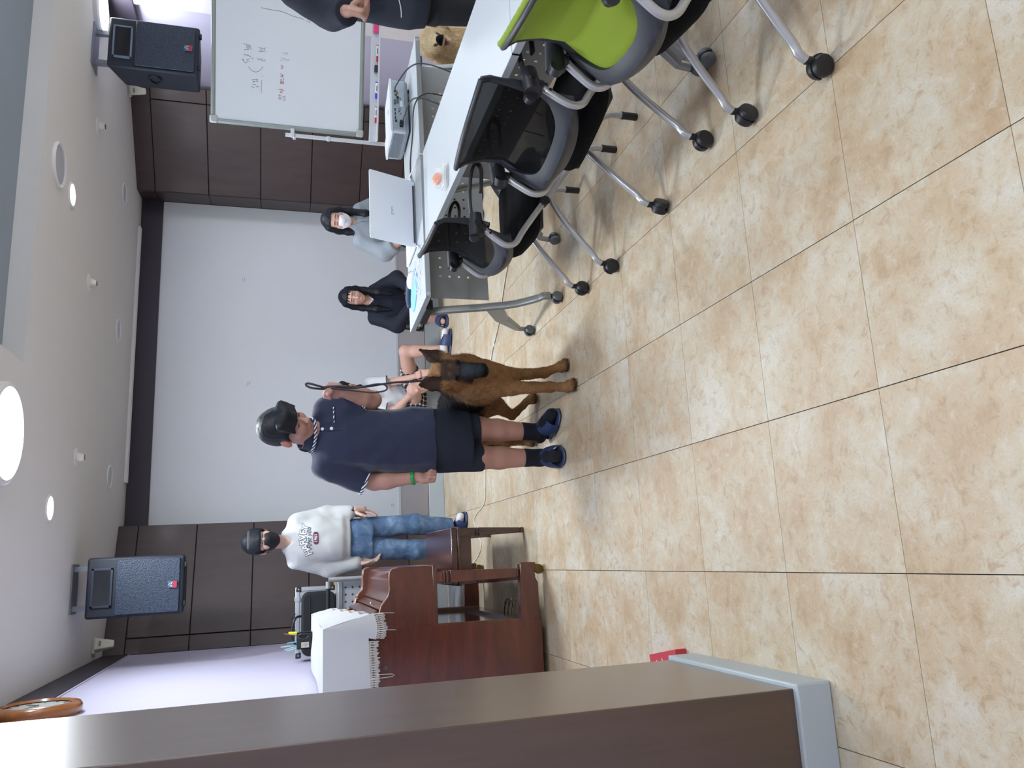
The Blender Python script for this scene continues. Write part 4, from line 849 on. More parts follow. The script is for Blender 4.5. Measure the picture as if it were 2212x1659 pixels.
# ================================================================ cables on the floor, red carton behind the column
t = thing('floor_cable', 'long thin white cable lying across the floor', 'cable', (1.0, 5.3, .004)); o0 = Vector(t.location)
MB().tube(spline([Vector(p)-o0 for p in FLOORC], 8), .0045, 7).build('lead', plain('cable_cream', hexc('d9d6cd'), .5), t)
t = thing('floor_cable', 'thin grey cable beside the white floor cable', 'cable', (1.0, 5.3, .004)); o0 = Vector(t.location)
MB().tube(spline([Vector((p[0]+.012, p[1]-.022, p[2])) - o0 for p in FLOORC[:9]], 8), .004, 7).build('lead', plain('cable_grey', hexc('8b8680'), .5), t)
rc = thing('red_carton', 'red printed carton lying behind the column base', 'carton', (-.50, 2.96, 0), .18)
MB().bmm((-.10, -.13, .0), (.10, .10, .05)).build('carton_body', plain('carton_red', hexc('b8303f'), .5), rc, bevel=.003)
for k in range(4): MB().box((.055-.028*k, .06, .0505), (.012, .06, .0012), rotm(0, 0, .5)).build('white_stripe', plain('stripe_white', hexc('e2dfdb'), .6), rc)
me = text_mesh('JX', .05); o = mesh_obj('lettering', me, plain('stripe_white', hexc('e2dfdb'), .6), rc); o.location = (.05, -.02, .0508); o.rotation_euler.z = -.4
# ================================================================ implicit-surface modelling for bodies and clothes
from mathutils.bvhtree import BVHTree
def V3(p): return np.array(p, dtype=np.float32)
def unit(v): v = np.array(v, float); return v/np.linalg.norm(v)
class SDF:
    def __init__(s, res=.006): s.res = res; s.p = []
    def _add(s, fn, lo, hi, k, op): s.p.append((fn, np.array(lo, float), np.array(hi, float), k, op)); return s
    def cap(s, a, b, ra, rb=None, k=.02, clip=None, flat=None, op='+'):
        a = V3(a); b = V3(b); rb = ra if rb is None else rb
        if flat is not None: fa = V3(unit(flat[0])); ff = flat[1]
        def fn(X, Y, Z):
            px, py, pz = X-a[0], Y-a[1], Z-a[2]; d = b-a
            if flat is not None:
                g = (px*fa[0]+py*fa[1]+pz*fa[2])*(1/ff-1); px = px+g*fa[0]; py = py+g*fa[1]; pz = pz+g*fa[2]
                d = d+fa*float(d@fa)*(1/ff-1)
            L = float(d@d)+1e-12
            t = np.clip((px*d[0]+py*d[1]+pz*d[2])/L, 0, 1)
            D = np.sqrt((px-t*d[0])**2+(py-t*d[1])**2+(pz-t*d[2])**2)-(ra+(rb-ra)*t)
            if flat is not None: D = D*(.4+.6*ff)
            if clip:
                for c, n in clip:
                    n = unit(n); D = np.maximum(D, (X-c[0])*n[0]+(Y-c[1])*n[1]+(Z-c[2])*n[2])
            return D
        m = max(ra, rb); return s._add(fn, np.minimum(a, b)-m, np.maximum(a, b)+m, k, op)
    def chain(s, pts, rs, k=.02, **kw):
        for i in range(len(pts)-1): s.cap(pts[i], pts[i+1], rs[i], rs[i+1], k, **kw)
        return s
    def ell(s, c, r, ax=None, k=.02, op='+'):
        c = V3(c); r = V3(r); A = np.eye(3) if ax is None else np.array(ax, float)   # rows: local axes in world
        def fn(X, Y, Z):
            px, py, pz = X-c[0], Y-c[1], Z-c[2]; q = [(px*A[i][0]+py*A[i][1]+pz*A[i][2])/r[i] for i in range(3)]
            k0 = np.sqrt(q[0]**2+q[1]**2+q[2]**2)+1e-9; k1 = np.sqrt((q[0]/r[0])**2+(q[1]/r[1])**2+(q[2]/r[2])**2)+1e-9
            return k0*(k0-1)/k1
        m = float(max(r)); return s._add(fn, c-m, c+m, k, op)
    def box(s, c, h, ax=None, r=.01, k=.01, op='+'):
        c = V3(c); h = V3(h); A = np.eye(3) if ax is None else np.array(ax, float)
        def fn(X, Y, Z):
            px, py, pz = X-c[0], Y-c[1], Z-c[2]; q = [np.abs(px*A[i][0]+py*A[i][1]+pz*A[i][2])-(h[i]-r) for i in range(3)]
            o = np.sqrt(np.maximum(q[0], 0)**2+np.maximum(q[1], 0)**2+np.maximum(q[2], 0)**2)
            return o+np.minimum(np.maximum(q[0], np.maximum(q[1], q[2])), 0)-r
        m = float(np.linalg.norm(h)); return s._add(fn, c-m, c+m, k, op)
    def loft(s, secs, lat=(1, 0, 0), k=.02, e=2.4, caps=(True, True), rip=None, op='+'):
        # secs: (z, cx, cy, half_width, half_depth), ascending z
        S = np.array(secs, float); L = unit(lat); F = np.array([-L[1], L[0], 0])
        def fn(X, Y, Z):
            cx, cy, rw, rd = (np.interp(Z, S[:, 0], S[:, i]) for i in (1, 2, 3, 4))
            u = ((X-cx)*L[0]+(Y-cy)*L[1]); v = ((X-cx)*F[0]+(Y-cy)*F[1])
            g = 1.0
            if rip: th = np.arctan2(v, u); g = 1+rip[0]*np.sin(rip[1]*th+rip[2]*np.sin(Z*9))*np.clip((S[-1, 0]-Z)/(S[-1, 0]-S[0, 0]), 0, 1)
            D = ((np.abs(u/(rw*g))**e+np.abs(v/(rd*g))**e)**(1/e)-1)*np.minimum(rw, rd)
            D = np.maximum(D, S[0, 0]-Z) if caps[0] else np.where(Z < S[0, 0], np.sqrt(np.maximum(D, 0)**2+(S[0, 0]-Z)**2), D)
            return np.maximum(D, Z-S[-1, 0]) if caps[1] else np.where(Z > S[-1, 0], np.sqrt(np.maximum(D, 0)**2+(Z-S[-1, 0])**2), D)
        m = max(S[:, 3].max(), S[:, 4].max())*1.2
        return s._add(fn, (S[:, 1].min()-m, S[:, 2].min()-m, S[0, 0]), (S[:, 1].max()+m, S[:, 2].max()+m, S[-1, 0]), k, op)
    def half(s, c, n, lo, hi, k=.004):   # cut away where n.(p-c) > 0 inside the box lo..hi
        c = V3(c); n = V3(unit(n))
        return s._add(lambda X, Y, Z: -((X-c[0])*n[0]+(Y-c[1])*n[1]+(Z-c[2])*n[2]), lo, hi, k, '-')
    def field(s, noise=None):
        h = s.res; adds = [q for q in s.p if q[4] == '+']
        lo = np.min([q[1] for q in adds], 0)-3*h; hi = np.max([q[2] for q in adds], 0)+3*h
        n = np.ceil((hi-lo)/h).astype(int)+1
        ax = [(lo[i]+h*np.arange(n[i])).astype(np.float32) for i in range(3)]
        D = np.full(n, .25, np.float32)
        for fn, a, b, k, op in s.p:
            m = k+2.5*h
            i0 = np.maximum(((a-m-lo)/h).astype(int), 0); i1 = np.minimum(((b+m-lo)/h).astype(int)+2, n)
            if (i1 <= i0).any(): continue
            sl = tuple(slice(i0[i], i1[i]) for i in range(3))
            d = fn(ax[0][sl[0]][:, None, None], ax[1][sl[1]][None, :, None], ax[2][sl[2]][None, None, :]); o = D[sl]
            if op == '+': hh = np.clip(.5+.5*(d-o)/k, 0, 1); D[sl] = d+(o-d)*hh-k*hh*(1-hh)
            else: d = -d; hh = np.clip(.5-.5*(d-o)/k, 0, 1); D[sl] = d+(o-d)*hh+k*hh*(1-hh)
        if noise:
            X, Y, Z = ax[0][:, None, None], ax[1][None, :, None], ax[2][None, None, :]
            for amp, f, sd in noise:
                r = np.random.default_rng(sd); acc = 0
                for _ in range(4):
                    d = unit(r.normal(size=3))*f; acc = acc+np.sin(X*d[0]+Y*d[1]+Z*d[2]+r.uniform(0, 6)+1.5*np.sin(.6*(X*d[1]-Y*d[0]+Z*d[2])))
                D += (amp*acc/2).astype(np.float32)
        return D, ax, lo, h
    def surf(s, noise=None):
        D, ax, lo, h = s.field(noise); ins = D < 0
        c = np.zeros(np.array(D.shape)-1, np.int8)
        for i in (0, 1):
            for j in (0, 1):
                for k in (0, 1): c += ins[i:D.shape[0]-1+i, j:D.shape[1]-1+j, k:D.shape[2]-1+k]
        act = (c > 0) & (c < 8); idx = np.full(act.shape, -1, np.int64); A = np.argwhere(act); idx[act] = np.arange(len(A))
        acc = np.zeros((len(A), 3)); cnt = np.zeros(len(A))
        for a in range(3):
            b, g = [(1, 2), (0, 2), (0, 1)][a]
            for p in (0, 1):
                for q in (0, 1):
                    o = np.zeros(3, int); o[b] = p; o[g] = q; o2 = o.copy(); o2[a] = 1
                    d0 = D[tuple((A+o).T)]; d1 = D[tuple((A+o2).T)]; cr = (d0 < 0) != (d1 < 0)
                    t = np.where(cr, d0/np.where(d0 == d1, 1, d0-d1), 0); pt = np.tile(o.astype(float), (len(A), 1)); pt[:, a] = t
                    acc += np.where(cr[:, None], pt, 0); cnt += cr
        v = lo+h*(A+acc/np.maximum(cnt, 1)[:, None]); F = []
        for a in range(3):
            b, g = [(1, 2), (2, 0), (0, 1)][a]
            n = list(D.shape); sl0 = [slice(None)]*3; sl1 = [slice(None)]*3; sl0[a] = slice(0, n[a]-1); sl1[a] = slice(1, n[a])
            i0, i1 = ins[tuple(sl0)], ins[tuple(sl1)]; E = np.argwhere(i0 != i1)
            E = E[(E[:, b] > 0) & (E[:, g] > 0) & (E[:, b] < n[b]-1) & (E[:, g] < n[g]-1)]
            flip = i0[tuple(E.T)]; eb = np.zeros(3, int); eb[b] = 1; eg = np.zeros(3, int); eg[g] = 1
            q = np.stack([idx[tuple((E-eb-eg).T)], idx[tuple((E-eg).T)], idx[tuple(E.T)], idx[tuple((E-eb).T)]], 1)
            q[~flip] = q[~flip][:, ::-1]; F.append(q)
        F = np.concatenate(F); F = F[(F >= 0).all(1)]
        return v, F
    def build(s, name, mat, parent=None, color=None, noise=None, smooth=1, off=(0, 0, 0), disp=None):
        v, F = s.surf(noise)
        for _ in range(smooth):   # light Laplacian smoothing
            acc = np.zeros_like(v); cn = np.zeros(len(v))
            for i in range(4):
                a, b = F[:, i], F[:, (i+1) % 4]
                np.add.at(acc, a, v[b]); np.add.at(cn, a, 1)
            v = v*.45+.55*acc/np.maximum(cn, 1)[:, None]
        off = np.array(off, float); s.v, s.F = v, F
        me = bpy.data.meshes.new(name); me.vertices.add(len(v)); me.vertices.foreach_set('co', (v-off).astype(np.float32).ravel())
        me.loops.add(F.size); me.loops.foreach_set('vertex_index', F.ravel().astype(np.int32))
        me.polygons.add(len(F)); me.polygons.foreach_set('loop_start', np.arange(0, F.size, 4, dtype=np.int32)); me.polygons.foreach_set('use_smooth', np.ones(len(F), bool))
        me.update(); me.validate()
        if color is not None:
            c = np.clip(color(v), 0, 1); at = me.color_attributes.new('Col', 'FLOAT_COLOR', 'POINT')
            at.data.foreach_set('color', np.concatenate([c, np.ones((len(c), 1))], 1).astype(np.float32).ravel())
        o = bpy.data.objects.new(name, me); COL.objects.link(o); me.materials.append(mat)
        if parent: o.parent = parent
        return o
    def bvh(s): return BVHTree.FromPolygons([tuple(p) for p in s.v], [tuple(int(i) for i in f) for f in s.F])
def sst(x, a, b): t = np.clip((x-a)/(b-a), 0, 1); return t*t*(3-2*t)
def mixc(c, w, d): return c*(1-w[:, None])+np.array(d)[None]*w[:, None]
SK = {'boy': hexc('b1897c'), 'girl': hexc('c0a093'), 'girl2': hexc('c49c8e'), 'man': hexc('ac8577')}
M_skin = vcol('skin', .55, .05, 400, sub=.08, spec=.35)
M_hair = plain('hair_black', hexc('141820'), .38, noise=.25, nscale=60, spec=.5); 
def hair_mat():
    t = NT('hair_strands'); v = t.coord('Object', (60, 60, 9)); f = t.noise(v, 3, 3); c = t.ramp(f, [(.3, hexc('0c0e13')), (.7, hexc('1b202b'))]); t.l(c, t.b.inputs['Base Color']); t.b.inputs['Roughness'].default_value = .5; t.b.inputs['Specular IOR Level'].default_value = .3; t.bump(f, .35, .004); return t.m
M_hair = hair_mat()
class Head:
    def __init__(s, c, F, U=(0, 0, 1), sc=1.0):
        s.c = np.array(c, float); s.F = unit(F); U = np.array(U, float); s.U = unit(U-s.F*(U@s.F)); s.R = np.cross(s.F, s.U); s.sc = sc; s.ax = [s.R, s.U, s.F]
    def w(s, r, u, f): return s.c+s.sc*(r*s.R+u*s.U+f*s.F)
    def loc(s, v): d = (v-s.c)/s.sc; return d@s.R, d@s.U, d@s.F
    def skull(s, S, smile=False):
        k = s.sc
        e = lambda c, r, kk=.02, op='+': S.ell(s.w(*c), [x*k for x in r], s.ax, kk*k, op)
        e((0, .032, -.014), (.072, .082, .088)); e((0, -.03, .022), (.060, .074, .062)); e((0, -.082, .05), (.026, .02, .024), .03)
        for q in (-1, 1):
            e((q*.036, -.022, .058), (.026, .026, .022), .02); e((q*.03, .010, .096), (.019, .012, .014), .016, '-'); e((q*.03, .007, .072), (.015, .011, .011), .004)
            e((q*.077, -.004, -.012), (.010, .031, .02), .008); e((q*.03, .032, .076), (.024, .008, .010), .014)
        S.cap(s.w(0, .008, .086), s.w(0, -.024, .104), .007*k, .011*k, .012*k); e((0, -.027, .100), (.016, .010, .010), .01)
        e((0, -.054, .083), (.021, .005, .008), .006); e((0, -.064, .080), (.018, .006, .009), .006)
        return s
    def paint(s, c, v, smile=False, brow=True, lips=hexc('a4605a')):
        r, u, f = s.loc(v); inn = (np.abs(r) < .1) & (np.abs(u) < .13) & (f > .03) & (f < .14)
        m = inn.astype(float); blk = hexc('17130f')
        ab = np.abs(r)
        ey = np.exp(-(((ab-.030)/.0125)**4+((u-.006-(.004*((ab-.03)/.012)**2 if smile else 0))/(.0036 if smile else .0045))**4))*m
        br = np.exp(-(((ab-.031)/.018)**4+((u-.029+.0035*((ab-.031)/.018)**2)/.0042)**4))*m
        lp = np.exp(-((r/.021)**4+((u+.058-(.30*(r*r)/.021 if smile else 0))/.0075)**4))*m
        c = mixc(c, lp*.75, lips)
        if smile:
            te = np.exp(-((r/.015)**4+((u+.0585-(.30*(r*r)/.021))/.0035)**4))*m; c = mixc(c, te, hexc('e8e2dc'))
        c = mixc(c, br*.8, hexc('1b1714')); c = mixc(c, ey*.95, blk)
        ck = np.exp(-(((ab-.04)/.018)**2+((u+.025)/.018)**2))*m; return mixc(c, ck*.25, hexc('c97f72'))
def fist(S, w_, d, n, l, sc=1.0, thumb=1):
    w_, d, n, l = np.array(w_, float), unit(d), unit(n), unit(l)
    S.box(w_+d*.045*sc, np.array([.040, .041, .019])*sc, [d, l, n], .016*sc, .012)
    for i in range(4):
        o = l*(i-1.5)*.0205*sc; K = w_+d*(.086-.004*abs(i-1.3))*sc+o
        S.chain([K-n*.002, K+n*.027*sc+d*.004, K+n*.034*sc-d*.022*sc, K+n*.016*sc-d*.030*sc], [.0105*sc, .0102*sc, .0095*sc, .0085*sc], .004)
    t0 = w_+d*.025*sc+l*thumb*.034*sc; S.chain([t0, t0+d*.03*sc+n*.024*sc+l*thumb*.006, t0+d*.045*sc+n*.044*sc-l*thumb*.022*sc], [.014*sc, .0115*sc, .0095*sc], .006)
def relaxed(S, w_, d, n, l, sc=1.0, thumb=1, curl=.5):
    w_, d, n, l = np.array(w_, float), unit(d), unit(n), unit(l)
    S.box(w_+d*.045*sc, np.array([.044, .037, .014])*sc, [d, l, n], .012*sc, .012)
    for i, ln in enumerate((.95, 1.08, 1.0, .8)):
        o = l*(1.5-i)*.0185*sc*thumb; K = w_+d*.085*sc+o; a = curl
        p1 = K+(d*math.cos(a*.5)+n*math.sin(a*.5))*.032*ln*sc; p2 = p1+(d*math.cos(a)+n*math.sin(a))*.026*ln*sc; p3 = p2+(d*math.cos(a*1.5)+n*math.sin(a*1.5))*.018*ln*sc
        S.chain([K, p1, p2, p3], [.0092*sc, .0088*sc, .0082*sc, .007*sc], .004)
    t0 = w_+d*.02*sc+l*thumb*.032*sc; S.chain([t0, t0+d*.032*sc+l*thumb*.014*sc+n*.012*sc, t0+d*.06*sc+l*thumb*.014*sc+n*.022*sc], [.0135*sc, .0105*sc, .0085*sc], .006)
def arm(S, sh, el, wr, r=(.048, .040, .027), k=.02):
    S.cap(sh, el, r[0], r[1], k); m = tuple(np.array(el)*.7+np.array(wr)*.3); S.chain([el, m, wr], [r[1], r[1]*1.02, r[2]], k)
def leg(S, hip, kn, an, r=(.085, .058, .038), calf=.058, back=(0, 1, 0), k=.02):
    S.cap(hip, kn, r[0], r[1], k); b = np.array(back, float); m = np.array(kn)*.68+np.array(an)*.32+b*.012
    S.chain([kn, tuple(m), an], [r[1]*.96, calf, r[2]], k)
def foot(S, heel, toe, r=.036, ank=None):
    h, t = np.array(heel, float), np.array(toe, float); S.cap(h+[0, 0, .038], h*.35+t*.65+[0, 0, .032], .036, .034, .02); S.cap(h*.4+t*.6+[0, 0, .030], t+[0, 0, .022], .036, .024, .015, flat=((0, 0, 1), .8))
    if ank is not None: S.cap(ank, h+[0, 0, .045], .036, .036, .02)
M_slip = plain('slipper_navy', hexc('2b3a63'), .45, noise=.06); M_sole = plain('slipper_sole', hexc('1f2740'), .6); M_soleg = plain('slipper_edge', hexc('8e98ad'), .6)
def slipper(parent, heel, toe, off, strap=True):
    h, t = Vector(heel), Vector(toe); h.z = t.z = 0; d = (t-h); L = d.length; d.normalize(); s = Vector((d.y, -d.x, 0)); o = Vector(off)
    def outline(k, w_):
        out = []
        for i in range(28):
            a = 2*math.pi*i/28; u = math.cos(a); v = math.sin(a); e = .75
            x = (u*abs(u)**(e-1) if u else 0); wd = (.056 if u > 0 else .044)*w_
            out.append((x, (v*abs(v)**(e-1) if v else 0)*wd))
        return out
    c = (h+t)/2+d*.008; hl = L/2+.022
    sp = bpy.data.objects.new('slipper', None); COL.objects.link(sp); sp.parent = parent
    def ring(z0, z1, k, name, mat):
        m = MB(); pts = outline(0, k); m.prism(pts, lambda u, v, w_: tuple(c+d*(u*hl*(.985 if k < 1 else 1))+s*v+Vector((0, 0, w_))-o), z0, z1); return m.build(name, mat, sp, bevel=.003)
    ring(.0, .009, 1.0, 'outsole', M_sole); ring(.009, .014, .985, 'midsole_line', M_soleg); ring(.014, .022, 1.0, 'footbed', M_slip)
    if strap:
        def st(a, b):
            ang = math.pi*(a); x = -.22+.80*b
            wd = .056+.004*math.sin(b*3)
            hgt = .104-.026*b+.0022*math.sin(b*28)
            return c+d*(x*hl)+s*(wd*math.cos(ang)*1.04)+Vector((0, 0, .012+(hgt-.012)*max(0, math.sin(ang))**.8))-o
        MB().sheet(st, 18, 16, .006).build('strap', M_slip, sp)
        p = c+d*(.0*hl)+s*.054+Vector((0, 0, .04))-o
        MB().box(p, (.012, .003, .006)).build('brand_tab', plain('tab_white', hexc('d9d4da'), .5), sp)
    return sp
def seat_on(bv, x, z, y0=-5, y1=20):
    h = bv.ray_cast(Vector((x, y0, z)), Vector((0, 1, 0))); return h[0]
# ================================================================ boy in a navy polo shirt
O = (.63, 4.2, 0)
boy = thing('person', 'person in navy polo shirt and dark shorts holding the dog leash', 'person', O)
H = Head((.688, 4.12, 1.462), (.36, -.78, -.70), (.06, -.12, 1), 1.14)
S = SDF(.0055); H.skull(S)
S.cap((.655, 4.20, 1.30), (.675, 4.155, 1.42), .062, .056, .03)
S.loft([(.66, .64, 4.22, .14, .095), (.9, .635, 4.2, .145, .10), (1.1, .65, 4.2, .16, .105), (1.25, .655, 4.21, .15, .09), (1.33, .655, 4.21, .09, .065)], (.97, .2, 0), .04)
RS, RE, RW = (.505, 4.22, 1.265), (.418, 4.235, 1.015), (.432, 4.175, .79)
LS, LE, LW = (.805, 4.215, 1.265), (.845, 4.15, 1.03), (.866, 4.03, 1.195)
arm(S, RS, RE, RW, (.056, .044, .030)); arm(S, LS, LE, LW, (.056, .046, .031))
fist(S, RW, (.03, -.12, -1), (.55, -.8, .1), (-.8, -.55, .0), 1.0, -1)
fist(S, LW, (.02, -.12, 1), (-.75, -.6, .1), (.35, -.85, 0), 1.0, 1)
leg(S, (.555, 4.21, .66), (.535, 4.19, .44), (.532, 4.22, .085), (.076, .066, .043), .062); leg(S, (.70, 4.22, .66), (.697, 4.20, .44), (.682, 4.24, .085), (.076, .066, .043), .062)
foot(S, (.54, 4.26, .02), (.519, 4.075, .02), ank=(.532, 4.22, .10)); foot(S, (.669, 4.272, .02), (.742, 4.115, .02), ank=(.682, 4.24, .10))
def bc(v):
    c = np.tile(np.array(SK['boy']), (len(v), 1)); r, u, f = H.loc(v)
    c = mixc(c, (sst(v[:, 2], .6, .3))*.25, hexc('a87868')); kn = np.exp(-(((v[:, 2]-.45)/.05)**2)); c = mixc(c, kn*.25, hexc('a06a58'))
    c = mixc(c, (np.abs(r) > .07)*(np.abs(u) < .05)*(np.abs(f) < .05)*.35, hexc('c4685c')); return H.paint(c, v)
S.build('body', M_skin, boy, bc, off=O)
# hair
hs = SDF(.0055); k = H.sc
hs.ell(H.w(0, .040, -.016), [.083*k, .094*k, .099*k], H.ax, .01); hs.ell(H.w(0, .075, .045), [.062*k, .035*k, .05*k], H.ax, .02)
for i in range(9):
    a = -.062+.0155*i; hs.cap(H.w(a, .085, .055), H.w(a*1.08, .026+.010*math.sin(i*2.1), .092-abs(a)*.35), .018*k, .009*k, .014)
for q in (-1, 1): hs.cap(H.w(q*.074, .03, .02), H.w(q*.076, -.018, .018), .013*k, .007*k, .01)
hs.box(H.w(0, -.072, .075), [.075*k, .09*k, .075*k], H.ax, .02, .012, '-'); hs.box(H.w(0, -.10, .0), [.12*k, .072*k, .12*k], H.ax, .02, .02, '-')
for q in (-1, 1): hs.ell(H.w(q*.082, -.008, -.008), [.018*k, .036*k, .024*k], H.ax, .006, '-')
hs.build('hair', M_hair, boy, off=O, noise=[(.0008, 240, 3), (.0006, 420, 9)], smooth=2)
# polo shirt
M_polo = plain('polo_navy', hexc('18223f'), .85, noise=.08, nscale=40, bump=.12, bscale=700, sheen=.25)
ps = SDF(.006)
ps.loft([(.705, .64, 4.205, .180, .135), (.80, .632, 4.20, .178, .135), (.92, .628, 4.20, .176, .138), (1.05, .64, 4.195, .172, .135), (1.17, .652, 4.20, .170, .125), (1.265, .655, 4.21, .155, .10), (1.32, .655, 4.215, .115, .082), (1.365, .662, 4.205, .072, .07)], (.97, .2, 0), .03, 2.3, (True, True))
cR = np.array(RS)*.18+np.array(RE)*.82; dR = np.array(RE)-np.array(RS)
ps.cap(RS, (.395, 4.245, .98), .075, .078, .045, clip=[(tuple(cR), dR)])
cL = np.array(LS)*.22+np.array(LE)*.78; dL = np.array(LE)-np.array(LS)
ps.cap(LS, (.853, 4.145, .97), .074, .074, .045, clip=[(tuple(cL), dL)])
shirt = ps.build('polo_shirt', M_polo, boy, off=O, noise=[(.0042, 24, 5), (.0030, 48, 8), (.0012, 90, 7)], smooth=2)
bv = ps.bvh()
# collar, buttons, trim
M_chk = None
def stripe_mat():
    t = NT('navy_white_stripe'); v = t.coord('Object', (1, 1, 1), (.3, .9, .6)); wv = t.n('ShaderNodeTexWave'); wv.inputs['Scale'].default_value = 26; t.l(v, wv.inputs[0])
    c = t.ramp(wv.outputs['Fac'], [(.45, hexc('1c2644')), (.55, hexc('d8dde8'))]); t.l(c, t.b.inputs['Base Color']); t.b.inputs['Roughness'].default_value = .8; return t.m
M_str = stripe_mat()
ring = []
for i in range(25):
    a = math.radians(-75+330*i/24-90+ -0); ring.append(Vector((.664+.080*math.cos(a), 4.19+.078*math.sin(a), 1.372+.022*math.sin(a))))
o0 = Vector(O)
MB().tube([p-o0 for p in ring], .022, 10, flat=(.35, 1.25)).build('collar', M_polo, shirt)
MB().tube([p-o0+Vector(((p.x-.664)*.16, (p.y-4.19)*.16, -.026)) for p in ring], .0075, 8, flat=(.4, 1)).build('collar_trim', M_str, shirt)
for z in (1.29, 1.245):
    p = seat_on(bv, .684, z); MB().lathe([(.0085, 0), (.0085, .002), (.005, .003), (.001, .003)], p-o0, (.1, -1, .1), 14).build('button', plain('button_white', hexc('dde2ea'), .4), shirt)
pk = [seat_on(bv, x, 1.232+.02*(x-.74))-o0+Vector((0, -.003, 0)) for x in np.linspace(.715, .80, 9)]
MB().tube(pk, .0075, 6, flat=(1, .5)).build('pocket_trim', M_str, shirt)
pl = [seat_on(bv, .672+.003*math.sin(i), 1.32-.018*i)-o0+Vector((0, -.001, 0)) for i in range(8)]
MB().tube(pl, .0016, 5).build('placket_seam', plain('seam_dark', hexc('161d38'), .9), shirt)
def cuff_ring(c, d, r, flat=1):
    d = Vector(d).normalized(); x = d.cross(Vector((0, 1, 0))).normalized(); y = d.cross(x); c = Vector(c); return [c+x*(r*math.cos(t*math.pi/12))+y*(r*math.sin(t*math.pi/12)) for t in range(24)]
ctr = Vector(RS).lerp(Vector((.395, 4.245, .98)), .70)
MB().tube([p-o0 for p in cuff_ring(ctr, dR, .075)], .0075, 8, closed=True, flat=(.6, 1.3)).build('sleeve_trim', M_str, shirt)
ctr = Vector(LS).lerp(Vector((.853, 4.145, .97)), .66)
MB().tube([p-o0 for p in cuff_ring(ctr, dL, .0715)], .0075, 8, closed=True, flat=(.6, 1.3)).build('sleeve_trim', M_str, shirt)
# shorts
sh = SDF(.006)
sh.loft([(.50, .635, 4.215, .165, .125), (.62, .64, 4.21, .172, .13), (.74, .64, 4.205, .168, .125)], (.97, .2, 0), .02, 2.4)
for x, z0 in ((.542, .43), (.700, .445)):
    sh.cap((x, 4.21, .66), (x-.004, 4.20, .40), .088, .080, .012, clip=[((x, 4.2, z0), (.1, 0, -1))])
sh.build('shorts', plain('shorts_dark', hexc('131a2c'), .85, noise=.08, bump=.1, bscale=600), boy, off=O, noise=[(.0022, 30, 15)], smooth=2)
# socks
sk = plain('sock_black', hexc('0f1420'), .95, bump=.2, bscale=900)
for kn, an, he, to in (((.535, 4.19, .44), (.532, 4.22, .085), (.54, 4.265, .02), (.517, 4.045, .02)), ((.697, 4.20, .44), (.682, 4.24, .085), (.668, 4.275, .02), (.755, 4.085, .02))):
    q = SDF(.005); top = np.array(an)*.72+np.array(kn)*.28
    q.cap(tuple(np.array(an)*.6+np.array(kn)*.4), an, .055, .047, .02, clip=[(tuple(top), (0, 0, 1))]); q.cap(an, np.array(he)+[0, 0, .046], .046, .041, .02)
    h_, t_ = np.array(he), np.array(to); q.cap(h_+[0, 0, .044], h_*.3+t_*.7+[0, 0, .040], .041, .037, .02); q.cap(h_*.4+t_*.6+[0, 0, .036], t_+(t_-h_)*.05+[0, 0, .034], .041, .031, .015)
    q.build('sock', sk, boy, off=O)
    slipper(boy, he, to, O)
wr_ = Vector(RW).lerp(Vector(RE), .12)
MB().tube([p-o0 for p in cuff_ring(wr_, Vector(RE)-Vector(RW), .036)], .010, 8, closed=True, flat=(.3, 1)).build('wristband', plain('band_green', hexc('1f8f4c'), .4), boy)
# ================================================================ leash
hand = Vector(LW)+Vector((.0, -.04, .062))
ls = thing('dog_leash', 'dark leather dog leash held in the raised fist', 'leash', tuple(hand)); o0 = hand
M_lea = plain('leather_dark', hexc('2c2830'), .5, noise=.15); M_chr = plain('chrome', hexc('c9c4b4'), .2, .95)
clip_ = Vector((.905, 3.945, .80))
MB().tube([p-o0 for p in spline([hand+Vector((.0, -.02, .02)), hand+Vector((.012, -.03, .07)), hand+Vector((.022, -.03, .112)), hand+Vector((.012, -.03, .122)), hand+Vector((-.002, -.03, .09)), hand+Vector((-.004, -.02, .03))], 6)], .0055, 8).build('hand_loop', M_lea, ls)
MB().tube([p-o0 for p in spline([hand+Vector((.0, -.045, .035)), hand+Vector((.004, -.05, -.02)), Vector((.872, 3.955, 1.10)), Vector((.892, 3.935, .95)), clip_], 6)], .0055, 8).build('strap', M_lea, ls)
MB().tube([p-o0 for p in spline([hand+Vector((-.006, -.045, .0)), Vector((.85, 3.95, 1.14)), Vector((.84, 3.94, 1.05)), Vector((.853, 3.94, .985)), Vector((.877, 3.94, .985)), Vector((.885, 3.94, 1.02)), Vector((.876, 3.945, 1.08)), Vector((.862, 3.95, 1.15)), hand+Vector((.004, -.045, -.01))], 6)], .0042, 8).build('slack_loop', M_lea, ls)
MB().tube([clip_-o0, clip_+Vector((.002, .002, -.028))-o0], .006, 8).build('swivel', M_chr, ls)
MB().tube([clip_+Vector((.003, .003, -.028))-o0, clip_+Vector((.006, .004, -.062))-o0], [.0045, .007], 8).build('snap_hook', plain('hook_brass', hexc('a58f55'), .25, .9), ls)
for i in range(4): MB().tube([Vector((clip_.x+.008+.006*i+.013*math.cos(t*math.pi/8)*(1 if i % 2 else .6), clip_.y+.006+.013*math.cos(t*math.pi/8)*(.3 if i % 2 else 1), clip_.z-.075-.02*i+.013*math.sin(t*math.pi/8)))-o0 for t in range(16)], .0024, 6, closed=True).build('chain_ring', M_chr, ls)

# ================================================================ german shepherd
O = (.90, 4.25, 0)
dog = thing('dog', 'german shepherd standing beside the person in navy polo', 'dog', O)
S = SDF(.005)
DH = Head((.951, 3.915, .655), (-.14, -.80, -.56), (.02, -.3, 1), 1.0); hw = DH.w
